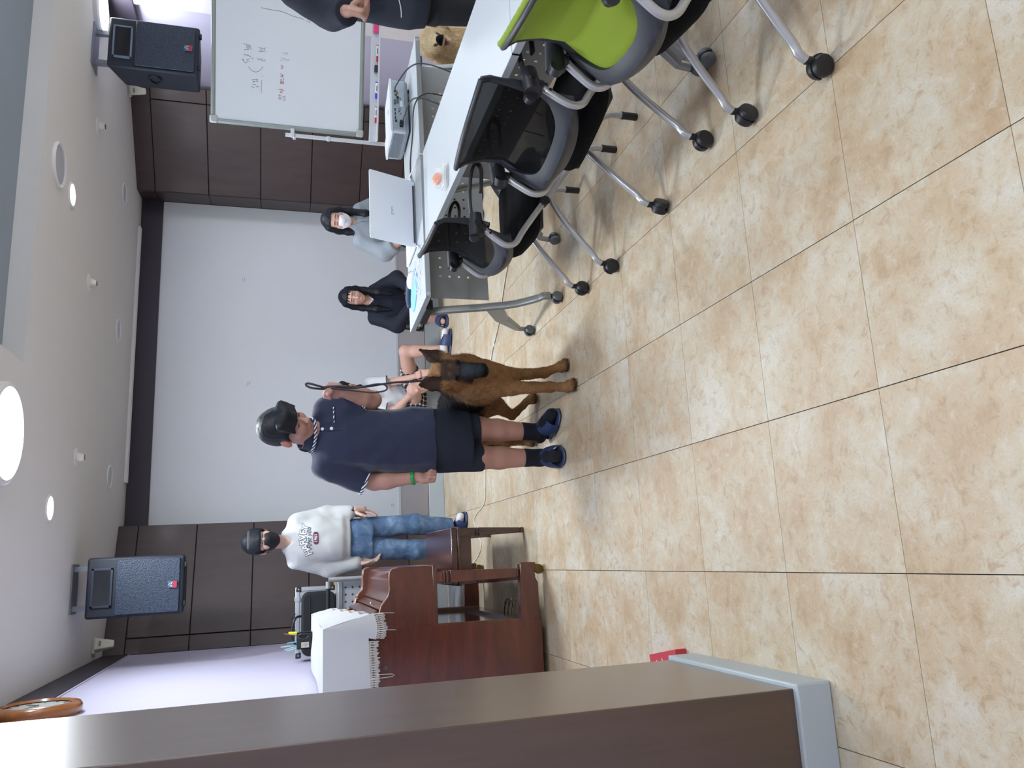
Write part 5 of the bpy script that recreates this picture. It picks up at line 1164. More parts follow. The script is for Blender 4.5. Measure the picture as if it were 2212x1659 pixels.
# trunk
S.ell((.935, 4.08, .47), (.098, .15, .155), None, .05); S.cap((.92, 4.12, .51), (.85, 4.40, .51), .118, .108, .06); S.cap((.855, 4.38, .49), (.785, 4.64, .50), .105, .10, .06); S.cap((.92, 4.12, .42), (.86, 4.38, .43), .09, .08, .05)
S.ell((.938, 4.0, .41), (.080, .085, .12), None, .05)
# neck and ruff
S.cap((.935, 4.06, .57), (.955, 3.965, .655), .115, .09, .05); S.ell((.955, 4.0, .54), (.112, .085, .11), None, .05)
# skull and muzzle
S.ell(hw(0, .020, -.015), (.076, .066, .080), DH.ax, .03)
for q in (-1, 1): S.ell(hw(q*.046, -.03, .008), (.036, .042, .05), DH.ax, .03); S.ell(hw(q*.036, .024, .055), (.026, .014, .022), DH.ax, .02)
S.cap(hw(0, -.004, .05), hw(0, -.018, .205), .050, .037, .03, flat=(DH.U, .9)); S.cap(hw(0, -.044, .05), hw(0, -.046, .19), .038, .028, .02); S.ell(hw(0, -.004, .232), (.025, .019, .016), DH.ax, .008)
for q in (-1, 1): S.ell(hw(q*.011, -.006, .247), (.005, .005, .007), DH.ax, .004, '-'); S.ell(hw(q*.040, .008, .066), (.012, .010, .010), DH.ax, .004)
for q in (-1, 1): S.cap(hw(q*.036, -.046, .12), hw(q*.012, -.042, .232), .004, .004, .005, op='-')
# ears: broad upright leaves, hollow in front
for q, tip in ((1, (.885, 3.955, .818)), (-1, (1.078, 3.955, .808))):
    bm = hw(q*.056, .048, -.022); t = np.array(tip); d = t-bm; lat = unit(np.cross(d, DH.F)); en = unit(np.cross(lat, d)); en = en if en@DH.F > 0 else -en
    S.cap(bm+d*.05, bm+d*.92, .050, .012, .014, flat=(en, .34)); S.cap(bm-d*.1, bm+d*.3, .046, .042, .02, flat=(en, .6))
    S.cap(bm+d*.15+en*.022, bm+d*.86+en*.013, .040, .006, .006, flat=(en, .45), op='-')
# legs
for sh_, el, wr, pw_ in (((.985, 4.04, .43), (.962, 4.02, .30), (.966, 3.965, .12), (.994, 3.915, .028)), ((.888, 4.03, .43), (.884, 3.985, .30), (.868, 3.885, .12), (.862, 3.815, .028))):
    S.chain([sh_, el, wr], [.062, .037, .0265], .03); p = np.array(pw_); S.cap(wr, p+[0, .03, .012], .027, .024, .02); S.ell(p+[0, .010, 0], (.033, .044, .027), None, .02)
    for i in range(4): x = (i-1.5)*.0175; S.ell(p+[x, -.030+.3*abs(x), -.005], (.0105, .023, .018), None, .004)
for hp, kn, hk, pw_ in (((.850, 4.58, .44), (.880, 4.45, .27), (.842, 4.575, .13), (.925, 4.475, .028)), ((.735, 4.60, .44), (.71, 4.52, .27), (.69, 4.66, .15), (.675, 4.56, .028))):
    S.chain([hp, kn], [.095, .050], .04); S.chain([kn, hk], [.047, .027], .03); p = np.array(pw_); S.chain([hk, p+[0, .02, .012]], [.026, .023], .02); S.ell(p, (.032, .043, .026), None, .018)
    for i in range(4): x = (i-1.5)*.017; S.ell(p+[x, -.03+.3*abs(x), -.004], (.0105, .021, .017), None, .004)
# tail
S.chain([(.78, 4.72, .50), (.74, 4.77, .40), (.695, 4.77, .24), (.645, 4.72, .13)], [.04, .05, .055, .02], .04)
def dogc(v):
    c = np.tile(np.array(hexc('96704a')), (len(v), 1)); x, y, z = v.T; r, u, f = DH.loc(v); n = np.sin(x*90)*np.sin(y*70+1)*np.sin(z*80); ar = np.abs(r)
    c = mixc(c, sst(n, .1, .8)*.35, hexc('ab8458')); c = mixc(c, sst(-n, .1, .8)*.35, hexc('765033'))
    ruff = np.exp(-(((x-.95)/.12)**2+((y-3.97)/.1)**2+((z-.50)/.09)**2)); c = mixc(c, ruff*.5, hexc('8c5c3a'))
    t_ = np.clip((y-4.02)/.1, 0, 1)
    sad = sst(z-(.60-.19*t_)-.02*n+.25*np.maximum(0, .90-x)*(y < 4.2), -.01, .05)*sst(y, 3.985, 4.03)*(1-sst(y, 4.60, 4.70)*.5); c = mixc(c, sad*.98, hexc('0f1117'))
    side = sst(z-.37-.03*n, 0, .05)*sst(y, 4.16, 4.26)*(1-sad)*sst(-y, -4.55, -4.45); c = mixc(c, side*.7, hexc('1d1b1b'))
    gr = np.exp(-(((x-.855)/.03)**2+((y-4.03)/.05)**2+((z-.55)/.07)**2)); c = mixc(c, gr*.8, hexc('938b84'))
    tl = sst(y, 4.66, 4.74)*(x < .84)*sst(-z, -.55, -.1); c = mixc(c, tl*.45, hexc('3c2f26'))
    hd = (ar < .15)*(u < .2)*(u > -.1)*(f > -.06)
    g = f-u
    face = hd*sst(g, -.085, -.06)*sst(-ar, -.066, -.046)*(f > -.05); c = mixc(c, face*.85, hexc('24242a'))
    mask = hd*np.clip(sst(f, .085, .105), 0, 1); c = mixc(c, mask*.97, hexc('181a21'))
    br = hd*np.exp(-(((ar-.022)/.012)**2+((g+.005)/.014)**2))*(f > .0); c = mixc(c, br*.55, hexc('7a6049'))
    cheek = hd*np.exp(-(((ar-.075)/.022)**2+((u+.03)/.05)**2)); c = mixc(c, cheek*.6, hexc('96623f'))
    ear = ((ar < .17)*(ar > .034)*sst(z, .695, .715)*(y < 4.02)); c = mixc(c, ear*.93, hexc('231b1a')); inn = ear*np.exp(-((ar-.07)/.022)**2)*sst(-z, -.80, -.74); c = mixc(c, inn*.5, hexc('5a4441'))
    nose = hd*sst(f, .218, .226)*(u > -.03); c = mixc(c, nose, hexc('0b0c10'))
    muz = hd*sst(f, .09, .12)*np.exp(-((u-.03)/.018)**2); c = mixc(c, muz*.45, hexc('4c525c'))
    eye = hd*np.exp(-(((ar-.040)/.016)**4+((g-.055)/.018)**4))*(f > .03); c = mixc(c, eye, hexc('060507'))
    toe = sst(-z, -.045, -.02); c = mixc(c, toe*.6, hexc('2b211b')); leg_ = sst(-z, -.25, -.12)*sst(z, .06, .1); c = mixc(c, leg_*.35, hexc('7d4f30'))
    return c
def fur_mat(name):
    t = NT(name); a = t.n('ShaderNodeAttribute', attribute_name='Col'); v = t.coord('Object', (1, 1, .35)); f = t.noise(v, 170, 4, .7); f2 = t.noise(v, 60, 3)
    c = t.mix(t.ramp(f, [(.3, (.62,)*3), (.7, (1.25,)*3)]), (0, 0, 0), (1, 1, 1)); m = t.mix(1.0, a.outputs['Color'], t.ramp(f, [(.25, (.5,)*3), (.75, (1.0,)*3)]), 'MULTIPLY')
    t.l(m, t.b.inputs['Base Color']); t.b.inputs['Roughness'].default_value = .8; t.b.inputs['Specular IOR Level'].default_value = .15; t.bump(f, .8, .006); return t.m
M_fur = fur_mat('shepherd_fur')
S.build('body', M_fur, dog, dogc, noise=[(.0016, 120, 21), (.0012, 260, 22)], off=O)
# ruff tufts: short flattened locks over chest, neck, flank and tail
def locks(S, n, sel, ln, parent, colf, name='fur_locks', seed=4, grav=.9):
    r = np.random.default_rng(seed); v, F = S.v, S.F; a, b, c_, d = (v[F[:, i]] for i in range(4)); nr = np.cross(c_-a, d-b); nr /= np.linalg.norm(nr, axis=1)[:, None]+1e-9; ce = (a+b+c_+d)/4
    ok = np.where(sel(ce))[0]; pick = r.choice(ok, min(n, len(ok)), replace=False); vs = []; fs = []
    P = ce[pick]; N = nr[pick]; G = np.tile([0, .25, -1.], (len(P), 1)); T = G-N*(G*N).sum(1)[:, None]; T /= np.linalg.norm(T, axis=1)[:, None]+1e-9; B = np.cross(N, T)
    L = ln*r.uniform(.6, 1.3, len(P))[:, None]; j = r.normal(size=(len(P), 3))*.25; T = T+j; T /= np.linalg.norm(T, axis=1)[:, None]
    w_ = .0013*r.uniform(.7, 1.4, len(P))[:, None]; p0 = P-N*.002; p1 = P+T*L*.5+N*L*.16; p2 = P+T*L+N*L*.14
    V = np.stack([p0-B*w_, p0+B*w_, p1+B*w_*.8, p1-B*w_*.8, p2], 1).reshape(-1, 3); k = np.arange(len(P))[:, None]*5
    Q = np.concatenate([k+0, k+1, k+2, k+3], 1); Tr = np.concatenate([k+3, k+2, k+4], 1)
    me = bpy.data.meshes.new(name); me.from_pydata((V-np.array(O)).tolist(), [], Q.tolist()+Tr.tolist()); cc = colf(np.repeat(P, 5, 0))*np.repeat(r.uniform(.55, 1.05, len(P)), 5)[:, None]
    at = me.color_attributes.new('Col', 'FLOAT_COLOR', 'POINT'); at.data.foreach_set('color', np.concatenate([np.clip(cc, 0, 1), np.ones((len(cc), 1))], 1).astype(np.float32).ravel())
    me.polygons.foreach_set('use_smooth', [True]*len(me.polygons)); o = bpy.data.objects.new(name, me); COL.objects.link(o); me.materials.append(vcol('fur_lock', .8, spec=.12)); o.parent = parent; o['kind'] = 'stuff'; return o
locks(S, 30000, lambda p: (p[:, 2] > .33) & (DH.loc(p)[2] < -.0) & (DH.loc(p)[1] < .05) | ((p[:, 1] > 4.66) & (p[:, 2] > .09)), .022, dog, dogc)
locks(S, 14000, lambda p: (p[:, 2] > .12) & (p[:, 2] < .34) | ((DH.loc(p)[2] >= 0) & (DH.loc(p)[2] < .06) & (DH.loc(p)[1] < .06) & (p[:, 2] > .5)), .009, dog, dogc, seed=5)
for q in (-1, 1): MB().lathe([(.0095, 0), (.007, .005), (.001, .007)], Vector(DH.w(q*.040, .014, .083))-Vector(O), tuple(DH.F), 12).build('eye', plain('dog_eye', hexc('1c120c'), .1), dog)
MB().tube([Vector((.945+.105*math.cos(t*math.pi/14), 4.03+.095*math.sin(t*math.pi/14), .585-.045*math.sin(t*math.pi/14+math.pi)))-Vector(O) for t in range(28)], .0045, 6, closed=True).build('chain_collar', M_chr, dog)
# ================================================================ girl in the white sweatshirt
O = (.2, 6.5, 0)
g1 = thing('person', 'person in white sweatshirt, jeans and black mask standing behind the piano', 'person', O)
H = Head((.197, 6.46, 1.62), (.16, -1, -.12), (0, -.05, 1), 1.14)
S = SDF(.0065); H.skull(S); S.cap((.19, 6.50, 1.42), (.195, 6.49, 1.55), .054, .052, .03)
S.loft([(.80, .19, 6.52, .145, .10), (1.0, .195, 6.51, .12, .09), (1.2, .195, 6.51, .14, .10), (1.36, .19, 6.52, .15, .085), (1.43, .19, 6.52, .07, .06)], (1, 0, 0), .04)
sL, eL, wL = (.045, 6.53, 1.36), (-.025, 6.55, 1.11), (.008, 6.48, .875); sR, eR, wR = (.335, 6.53, 1.36), (.392, 6.54, 1.13), (.402, 6.47, .925)
arm(S, sL, eL, wL); arm(S, sR, eR, wR)
relaxed(S, wL, (.0, -.1, -1), (.6, -.3, 0), (-.3, -.9, 0), 1.1, 1, .9); relaxed(S, wR, (.0, -.1, -1), (-.6, -.3, 0), (-.3, -.9, 0), 1.15, 1, .5)
leg(S, (.27, 6.52, .82), (.29, 6.51, .43), (.24, 6.54, .09), (.09, .06, .04)); leg(S, (.115, 6.52, .82), (.09, 6.49, .43), (.10, 6.52, .09), (.09, .06, .04))
FT = (((.235, 6.56, .02), (.335, 6.46, .02), (.24, 6.54, .10)), ((.10, 6.54, .02), (.055, 6.39, .02), (.10, 6.52, .10)))
for h_, t_, a_k in FT: foot(S, h_, t_, ank=a_k)
S.build('body', M_skin, g1, lambda v: H.paint(np.tile(np.array(SK['girl']), (len(v), 1)), v), off=O)
k = H.sc; hs = SDF(.0065); hs.ell(H.w(0, .038, -.018), [.085*k, .096*k, .104*k], H.ax, .01); hs.cap(H.w(0, .0, -.07), H.w(0, -.10, -.085), .06*k, .035*k, .02)
for i in range(9): a = -.06+.015*i; hs.cap(H.w(a, .085, .06), H.w(a*1.1, .022, .094-abs(a)*.4), .017*k, .011*k, .014)
for q in (-1, 1): hs.cap(H.w(q*.075, .04, .02), H.w(q*.078, -.045, .0), .016*k, .009*k, .01)
hs.box(H.w(0, -.075, .085), [.07*k, .092*k, .075*k], H.ax, .02, .01, '-'); hs.box(H.w(0, -.16, .02), [.1*k, .1*k, .08*k], H.ax, .02, .02, '-')
for q in (-1, 1): hs.ell(H.w(q*.084, -.012, -.005), [.02*k, .036*k, .022*k], H.ax, .006, '-')
hs.build('hair', M_hair, g1, off=O, noise=[(.0007, 260, 13)], smooth=2)
def mask(H, mat, parent, off, res=.005):
    k = H.sc; m = SDF(res)
    m.ell(H.w(0, -.032, .026), [.066*k, .076*k, .070*k], H.ax, .02); m.ell(H.w(0, -.03, .092), [.026*k, .03*k, .024*k], H.ax, .03); m.ell(H.w(0, -.082, .055), [.032*k, .026*k, .03*k], H.ax, .03)
    m.box(H.w(0, .085, .05), [.15*k, .09*k, .2*k], H.ax, .005, .006, '-'); m.box(H.w(0, -.05, -.07), [.15*k, .15*k, .085*k], H.ax, .005, .006, '-')
    o = m.build('face_mask', mat, parent, off=off, noise=[(.0008, 150, 2)])
    for q in (-1, 1): MB().tube([Vector(H.w(q*.062, -.01, .03))-Vector(off), Vector(H.w(q*.078, .01, -.01))-Vector(off), Vector(H.w(q*.075, -.03, -.02))-Vector(off), Vector(H.w(q*.062, -.055, .025))-Vector(off)], .0016, 5).build('ear_loop', mat, o)
    return o
mask(H, plain('mask_black', hexc('14171d'), .8, noise=.05), g1, O)
M_swt = plain('sweat_white', hexc('b6b9bb'), .95, noise=.04, nscale=200, bump=.15, bscale=500, sheen=.2)
sw = SDF(.0065)
sw.loft([(.955, .195, 6.505, .158, .125), (.985, .195, 6.505, .160, .128), (1.02, .195, 6.50, .178, .14), (1.12, .195, 6.50, .178, .14), (1.25, .193, 6.505, .175, .13), (1.36, .19, 6.515, .170, .108), (1.43, .19, 6.52, .125, .09), (1.475, .19, 6.52, .075, .068)], (1, 0, 0), .035, 2.3)
for s_, e_, w_, ps_ in ((sL, eL, wL, 1), (sR, eR, wR, 1)):
    sw.cap(s_, e_, .074, .068, .04); sw.cap(e_, tuple(np.array(e_)*.14+np.array(w_)*.86), .068, .056, .03); c_ = np.array(e_)*.10+np.array(w_)*.90; sw.cap(tuple(np.array(e_)*.25+np.array(w_)*.75), w_, .040, .036, .008, clip=[(w_, np.array(w_)-np.array(e_))])
sw.cap((.19, 6.46, 1.50), (.197, 6.385, 1.375), .062, .012, .012, op='-')
swt = sw.build('sweatshirt', M_swt, g1, off=O, noise=[(.0032, 24, 31), (.0018, 60, 32)], smooth=2)
bv = sw.bvh()
def stick(me, cx, cz, rot, dy=.0025, arcr=None):   # press flat lettering on the front of the garment
    c, s_ = math.cos(rot), math.sin(rot)
    for v in me.vertices:
        x, z = v.co.x, v.co.y; X = cx+x*c-z*s_; Z = cz+x*s_+z*c; h = seat_on(bv, X, Z); y = h.y if h else 6.38
        v.co = Vector((X, y-dy-v.co.z, Z))-Vector(O)
    me.update()
M_ink = plain('print_dark', hexc('4a5260'), .7); M_inkw = plain('print_pale', hexc('d9dcdf'), .8); M_mar = plain('print_maroon', hexc('5d2436'), .7)
N_ = 6
for i, chv in enumerate('HARVEY'):
    a = (i-2.5)/2.5; x = .197+a*.094; z = 1.318-.030*a*a+.012*a
    me = text_mesh(chv, .072, .0045, .0006); stick(me, x, z, -.30*a+.08, .0022); mesh_obj('print_letter', me, M_ink, swt)
    me = text_mesh(chv, .072, .0012, .0006); stick(me, x, z, -.30*a+.08, .0036); mesh_obj('print_letter_fill', me, M_inkw, swt)
me = text_mesh('First you', .048, .0004, .0006, .35); stick(me, .205, 1.272, .06, .0048); mesh_obj('print_script', me, M_ink, swt)
pm = MB().prism([(u, v) for u, v in rrect(.096, .037, .016, 6)], lambda u, v, w_: (u, v, w_), 0, .0006); me = pm.mesh('badge'); stick(me, .205, 1.222, .04, .0026); mesh_obj('print_badge', me, M_mar, swt)
me = text_mesh('1961', .033, .0006, .0006); stick(me, .205, 1.222, .04, .004); mesh_obj('print_year', me, M_inkw, swt)
def denim():
    t = NT('denim'); v = t.coord('Object'); f = t.noise(v, 9, 5, .6, .5); f2 = t.noise(v, 260, 2); c = t.ramp(f, [(.32, hexc('3c5577')), (.52, hexc('5a7698')), (.72, hexc('86a0bb'))]); c = t.mix(t.ramp(f2, [(.4, (.0,)*3), (.7, (.3,)*3)]), c, hexc('2c4262')); t.l(c, t.b.inputs['Base Color']); t.b.inputs['Roughness'].default_value = .9; t.bump(f2, .2, .003); return t.m
jn = SDF(.0065); jn.loft([(.78, .19, 6.515, .158, .115), (.90, .195, 6.51, .155, .115), (.985, .195, 6.51, .145, .105)], (1, 0, 0), .03)
for hp, kn, an in (((.27, 6.52, .82), (.29, 6.50, .43), (.245, 6.535, .08)), ((.115, 6.52, .82), (.085, 6.48, .43), (.095, 6.515, .08))):
    jn.cap(hp, kn, .092, .078, .012); jn.cap(kn, an, .078, .076, .03, clip=[((an[0], an[1], .115), (0, 0, -1))])
jn.build('jeans', denim(), g1, off=O, noise=[(.003, 34, 41), (.0015, 80, 42)], smooth=1)
M_sockw = plain('sock_white', hexc('d9dade'), .9)
for h_, t_, a_k in FT:
    q = SDF(.006); h2, t2 = np.array(h_), np.array(t_); q.cap(a_k, h2+[0, 0, .045], .040, .040, .02); q.cap(h2+[0, 0, .042], t2+[0, 0, .036], .040, .033, .02); q.build('sock', M_sockw, g1, off=O); slipper(g1, h_, t_, O)
wt = bpy.data.objects.new('wrist_watch', None); COL.objects.link(wt); wt.parent = g1
cw = Vector(wR)+Vector((0, -.002, .008)); MB().tube([p-Vector(O) for p in cuff_ring(cw, (.05, .1, 1), .034)], .012, 8, closed=True, flat=(.3, 1)).build('watch_band', plain('band_lilac', hexc('9d90b4'), .5), wt)
MB().lathe([(.018, 0), (.018, .007), (.016, .010), (.001, .010)], cw+Vector((.018, -.028, 0))-Vector(O), (.5, -.85, .1), 20).build('watch_face', plain('watch_black', hexc('0e1014'), .2), wt)

# ================================================================ plaid
def plaid():
    t = NT('plaid'); v = t.coord('Object'); sp = t.n('ShaderNodeSeparateXYZ'); t.l(v, sp.inputs[0]); ws = []
    for ax in ('X', 'Z'):
        m = t.n('ShaderNodeMath', operation='MULTIPLY'); t.l(sp.outputs[ax], m.inputs[0]); m.inputs[1].default_value = 150; s_ = t.n('ShaderNodeMath', operation='SINE'); t.l(m.outputs[0], s_.inputs[0]); ws.append(t.ramp(s_.outputs[0], [(.0, (0,)*3), (.45, (0,)*3), (.6, (1,)*3)]))
    a = t.mix(.5, ws[0], ws[1]); c = t.ramp(a, [(.1, hexc('15161b')), (.5, hexc('6f7276')), (.9, hexc('dcdcdc'))]); t.l(c, t.b.inputs['Base Color']); t.b.inputs['Roughness'].default_value = .85; return t.m
M_plaid = plaid()
# ================================================================ girl in the navy jacket on the stage edge
O = (2.44, 7.47, .152)
g2 = thing('person', 'smiling person in navy jacket with glasses sitting on the stage edge', 'person', O)
H = Head((2.462, 7.235, .853), (-.30, -1, -.12), (.05, -.1, 1), 1.04)
S = SDF(.006); H.skull(S); S.cap((2.45, 7.33, .66), (2.46, 7.27, .79), .048, .048, .03)
S.loft([(.17, 2.44, 7.50, .16, .12), (.35, 2.44, 7.47, .13, .10), (.55, 2.445, 7.40, .14, .10), (.66, 2.45, 7.35, .13, .08), (.72, 2.45, 7.33, .06, .055)], (1, 0, 0), .04)
for s_, e_, w_ in (((2.31, 7.37, .64), (2.22, 7.26, .44), (2.36, 7.10, .33)), ((2.58, 7.37, .64), (2.68, 7.26, .44), (2.54, 7.10, .33))):
    arm(S, s_, e_, w_, (.045, .038, .026)); relaxed(S, w_, (.7 if s_[0] < 2.44 else -.7, -.3, .1), (0, .5, -.8), (0, .9, .3), .95, 1, .7)
for hp, kn, an, he, to in (((2.36, 7.46, .25), (2.28, 7.06, .27), (2.235, 7.10, .09), (2.24, 7.13, .02), (2.17, 6.95, .02)), ((2.52, 7.46, .25), (2.54, 7.06, .27), (2.50, 7.10, .09), (2.50, 7.13, .02), (2.52, 6.94, .02))):
    leg(S, hp, kn, an, (.085, .056, .038)); foot(S, he, to, ank=an)
S.build('body', M_skin, g2, lambda v: H.paint(np.tile(np.array(SK['girl2']), (len(v), 1)), v, True), off=O)
def long_hair(H, parent, O, part=True, bang=True, ln=.25, res=.006):
    k = H.sc; hs = SDF(res); hs.ell(H.w(0, .036, -.018), [.085*k, .094*k, .102*k], H.ax, .01)
    for q in (-1, 1):
        hs.chain([H.w(q*.066, .06, .0), H.w(q*.084, -.02, -.015), H.w(q*.083, -.10, -.01), H.w(q*.078, -.10-ln*.5, .03), H.w(q*.07, -.10-ln, .05)], [.03*k, .026*k, .028*k, .030*k, .014*k], .02)
    hs.cap(H.w(0, .0, -.08), H.w(0, -.18, -.09), .07*k, .06*k, .03)
    hs.box(H.w(0, -.055, .09), [.062*k, .115*k, .075*k], H.ax, .03, .012, '-')
    if bang:
        for a, b in ((-.03, -.052), (-.012, -.022), (.01, .02), (.032, .05)): hs.cap(H.w(a*.5, .10, .05), H.w(b, .03, .088-abs(b)*.35), .008*k, .004*k, .006)
    return hs.build('hair', M_hair, parent, off=O, noise=[(.0012, 260, 17)])
long_hair(H, g2, O)
jk = SDF(.0065); jk.loft([(.16, 2.44, 7.48, .21, .17), (.32, 2.44, 7.44, .205, .17), (.48, 2.445, 7.40, .19, .15), (.60, 2.45, 7.37, .175, .115), (.68, 2.45, 7.34, .11, .085), (.72, 2.45, 7.33, .07, .065)], (1, 0, 0), .04, 2.3)
for s_, e_, w_ in (((2.31, 7.37, .635), (2.215, 7.265, .43), (2.35, 7.10, .33)), ((2.58, 7.37, .635), (2.685, 7.265, .43), (2.55, 7.10, .33))): jk.cap(s_, e_, .068, .072, .04); jk.cap(e_, w_, .070, .048, .04, clip=[(w_, np.array(w_)-np.array(e_))])
jk.cap((2.452, 7.27, .75), (2.455, 7.235, .62), .05, .010, .01, op='-')
jo = jk.build('jacket', plain('jacket_navy', hexc('141a2b'), .85, noise=.1, bump=.15, bscale=400), g2, off=O, noise=[(.003, 26, 51), (.0018, 60, 52)], smooth=2)
MB().tube([Vector(p)-Vector(O) for p in ((2.40, 7.30, .715), (2.43, 7.262, .685), (2.456, 7.25, .66), (2.48, 7.262, .685), (2.505, 7.30, .715))], .012, 8, flat=(1, .5)).build('shirt_collar', plain('collar_white', hexc('cfd4de'), .8), jo)
gl = bpy.data.objects.new('glasses', None); COL.objects.link(gl); gl.parent = g2
for q in (-1, 1):
    MB().tube([Vector(H.w(q*.031+.021*math.cos(t*math.pi/9), .004+.019*math.sin(t*math.pi/9), .100-.006*abs(math.cos(t*math.pi/9))))-Vector(O) for t in range(18)], .0011, 5, closed=True).build('rim', plain('wire_silver', hexc('a9abb0'), .3, .8), gl)
    MB().tube([Vector(H.w(q*.052, .01, .094))-Vector(O), Vector(H.w(q*.078, .008, .0))-Vector(O)], .0011, 5).build('temple', plain('wire_silver', hexc('a9abb0'), .3, .8), gl)
sk2 = SDF(.007); sk2.loft([(.165, 2.44, 7.42, .21, .19), (.33, 2.44, 7.44, .20, .17)], (1, 0, 0), .03)
for hp, kn in (((2.36, 7.46, .26), (2.30, 7.12, .26)), ((2.52, 7.46, .26), (2.54, 7.12, .26))): sk2.cap(hp, kn, .11, .082, .04)
sk2.build('plaid_skirt', M_plaid, g2, off=O, smooth=2)
for h_, t_ in (((2.24, 7.13, .02), (2.17, 6.95, .02)), ((2.50, 7.13, .02), (2.52, 6.94, .02))): slipper(g2, h_, t_, O)
# ================================================================ girl in the white blouse on the stage edge
O = (1.50, 7.47, .152)
g4 = thing('person', 'person in white blouse and plaid skirt sitting behind the german shepherd', 'person', O)
H = Head((1.535, 7.20, .905), (.35, -.75, -.62), (.05, -.3, 1), 1.02)
S = SDF(.006); H.skull(S); S.cap((1.515, 7.31, .72), (1.53, 7.24, .85), .046, .046, .03)
S.loft([(.17, 1.50, 7.50, .155, .12), (.38, 1.505, 7.46, .12, .095), (.58, 1.51, 7.40, .135, .095), (.70, 1.515, 7.35, .13, .08), (.76, 1.515, 7.32, .06, .055)], (1, 0, 0), .04)
A4 = (((1.40, 7.36, .69), (1.385, 7.27, .46), (1.50, 7.03, .34)), ((1.645, 7.36, .69), (1.665, 7.30, .46), (1.655, 7.02, .31)))
for i, (s_, e_, w_) in enumerate(A4):
    arm(S, s_, e_, w_, (.042, .035, .024)); relaxed(S, w_, (.5, -.5, -.4) if i == 0 else (.1, -.6, -.5), (0, .3, -.9), (1, 0, 0), .9, 1, .5)
L4 = (((1.44, 7.46, .25), (1.53, 7.02, .33), (1.62, 6.95, .09), (1.58, 6.97, .02), (1.77, 6.90, .02)), ((1.58, 7.46, .25), (1.90, 7.06, .39), (1.885, 6.90, .085), (1.84, 6.90, .02), (2.035, 6.83, .02)))
for hp, kn, an, he, to in L4: leg(S, hp, kn, an, (.088, .060, .038)); foot(S, he, to, ank=an)
S.build('body', M_skin, g4, lambda v: H.paint(np.tile(np.array(SK['girl2']), (len(v), 1)), v), off=O); long_hair(H, g4, O, ln=.06)
bl = SDF(.0065); bl.loft([(.19, 1.50, 7.49, .17, .135), (.36, 1.503, 7.46, .165, .13), (.55, 1.51, 7.41, .165, .125), (.68, 1.515, 7.36, .16, .10), (.745, 1.515, 7.33, .09, .075)], (1, 0, 0), .04)
for s_, e_, w_ in A4: bl.cap(s_, tuple(np.array(e_)+[0, 0, -.02]), .066, .068, .04, clip=[(tuple(np.array(s_)*.28+np.array(e_)*.72), np.array(e_)-np.array(s_))])
bo = bl.build('blouse', plain('blouse_white', hexc('d9dee6'), .8, noise=.03, bump=.1, bscale=500), g4, off=O, noise=[(.003, 28, 61), (.0018, 60, 62)], smooth=2)
for s_, e_, w_ in A4: MB().tube([p-Vector(O) for p in cuff_ring(Vector(s_).lerp(Vector(e_), .70), Vector(e_)-Vector(s_), .066)], .004, 6, closed=True).build('cuff_stripe', plain('stripe_navy', hexc('20283e'), .8), bo)
bwk = MB()
for q in (-1, 1): bwk.tube([(1.52-O[0]+q*.004, 7.225-O[1], .655-O[2]), (1.52-O[0]+q*.035, 7.222-O[1], .64-O[2]), (1.52-O[0]+q*.03, 7.222-O[1], .625-O[2]), (1.52-O[0], 7.223-O[1], .65-O[2])], .008, 6, flat=(1, .5))
bwk.build('neck_ribbon', plain('ribbon_black', hexc('1b1d22'), .6), bo)
sk4 = SDF(.007); sk4.loft([(.165, 1.51, 7.42, .20, .18), (.32, 1.51, 7.45, .18, .15)], (1, 0, 0), .03)
for (hp, kn, *_r) in L4: m_ = np.array(hp)*.36+np.array(kn)*.64; sk4.cap(hp, tuple(m_), .115, .085, .04, clip=[(tuple(np.array(hp)*.40+np.array(kn)*.60), np.array(kn)-np.array(hp))])
sk4.build('plaid_skirt', M_plaid, g4, off=O, smooth=2)
for hp, kn, an, he, to in L4:
    q = SDF(.006); h2, t2 = np.array(he), np.array(to); q.cap(an, h2+[0, 0, .045], .040, .040, .02); q.cap(h2+[0, 0, .042], t2+[0, 0, .036], .039, .032, .02); q.build('sock', M_sockw, g4, off=O); slipper(g4, he, to, O)
# ================================================================ girl in the grey jacket behind the laptop
st3 = thing('stool', 'plain grey stool under the person in grey jacket', 'stool', (2.71, 6.12, 0))
MB().lathe([(.001, .455), (.15, .455), (.165, .445), (.165, .425), (.15, .415), (.001, .415)], n=32, close=False).build('seat', M_edge, st3)
for a in range(4): c_, s_ = math.cos(a*math.pi/2+.78), math.sin(a*math.pi/2+.78); MB().cyl((.12*c_, .12*s_, .42), (.17*c_, .17*s_, 0), .013, n=10).build('leg', M_tleg, st3)
O = (2.71, 6.12, .455)
g3 = thing('person', 'person in grey jacket with white mask sitting behind the laptop', 'person', O)
H = Head((2.703, 6.04, 1.083), (-.42, -1, -.10), (.0, -.08, 1), .98)
S = SDF(.006); H.skull(S); S.cap((2.71, 6.10, .90), (2.705, 6.065, 1.03), .045, .046, .03)
S.loft([(.47, 2.71, 6.12, .15, .11), (.62, 2.71, 6.12, .125, .095), (.80, 2.71, 6.11, .135, .095), (.91, 2.71, 6.11, .125, .08), (.96, 2.71, 6.10, .06, .055)], (1, 0, 0), .04)
A3 = (((2.575, 6.11, .885), (2.455, 6.05, .70), (2.545, 5.86, .54)), ((2.845, 6.11, .885), (2.925, 6.08, .69), (2.86, 5.86, .56)))
for i, (s_, e_, w_) in enumerate(A3): arm(S, s_, e_, w_, (.042, .036, .025)); relaxed(S, w_, (.5 if i == 0 else -.5, -.5, -.3), (0, -.1, -1), (0, 1, 0), .9, 1, .4)
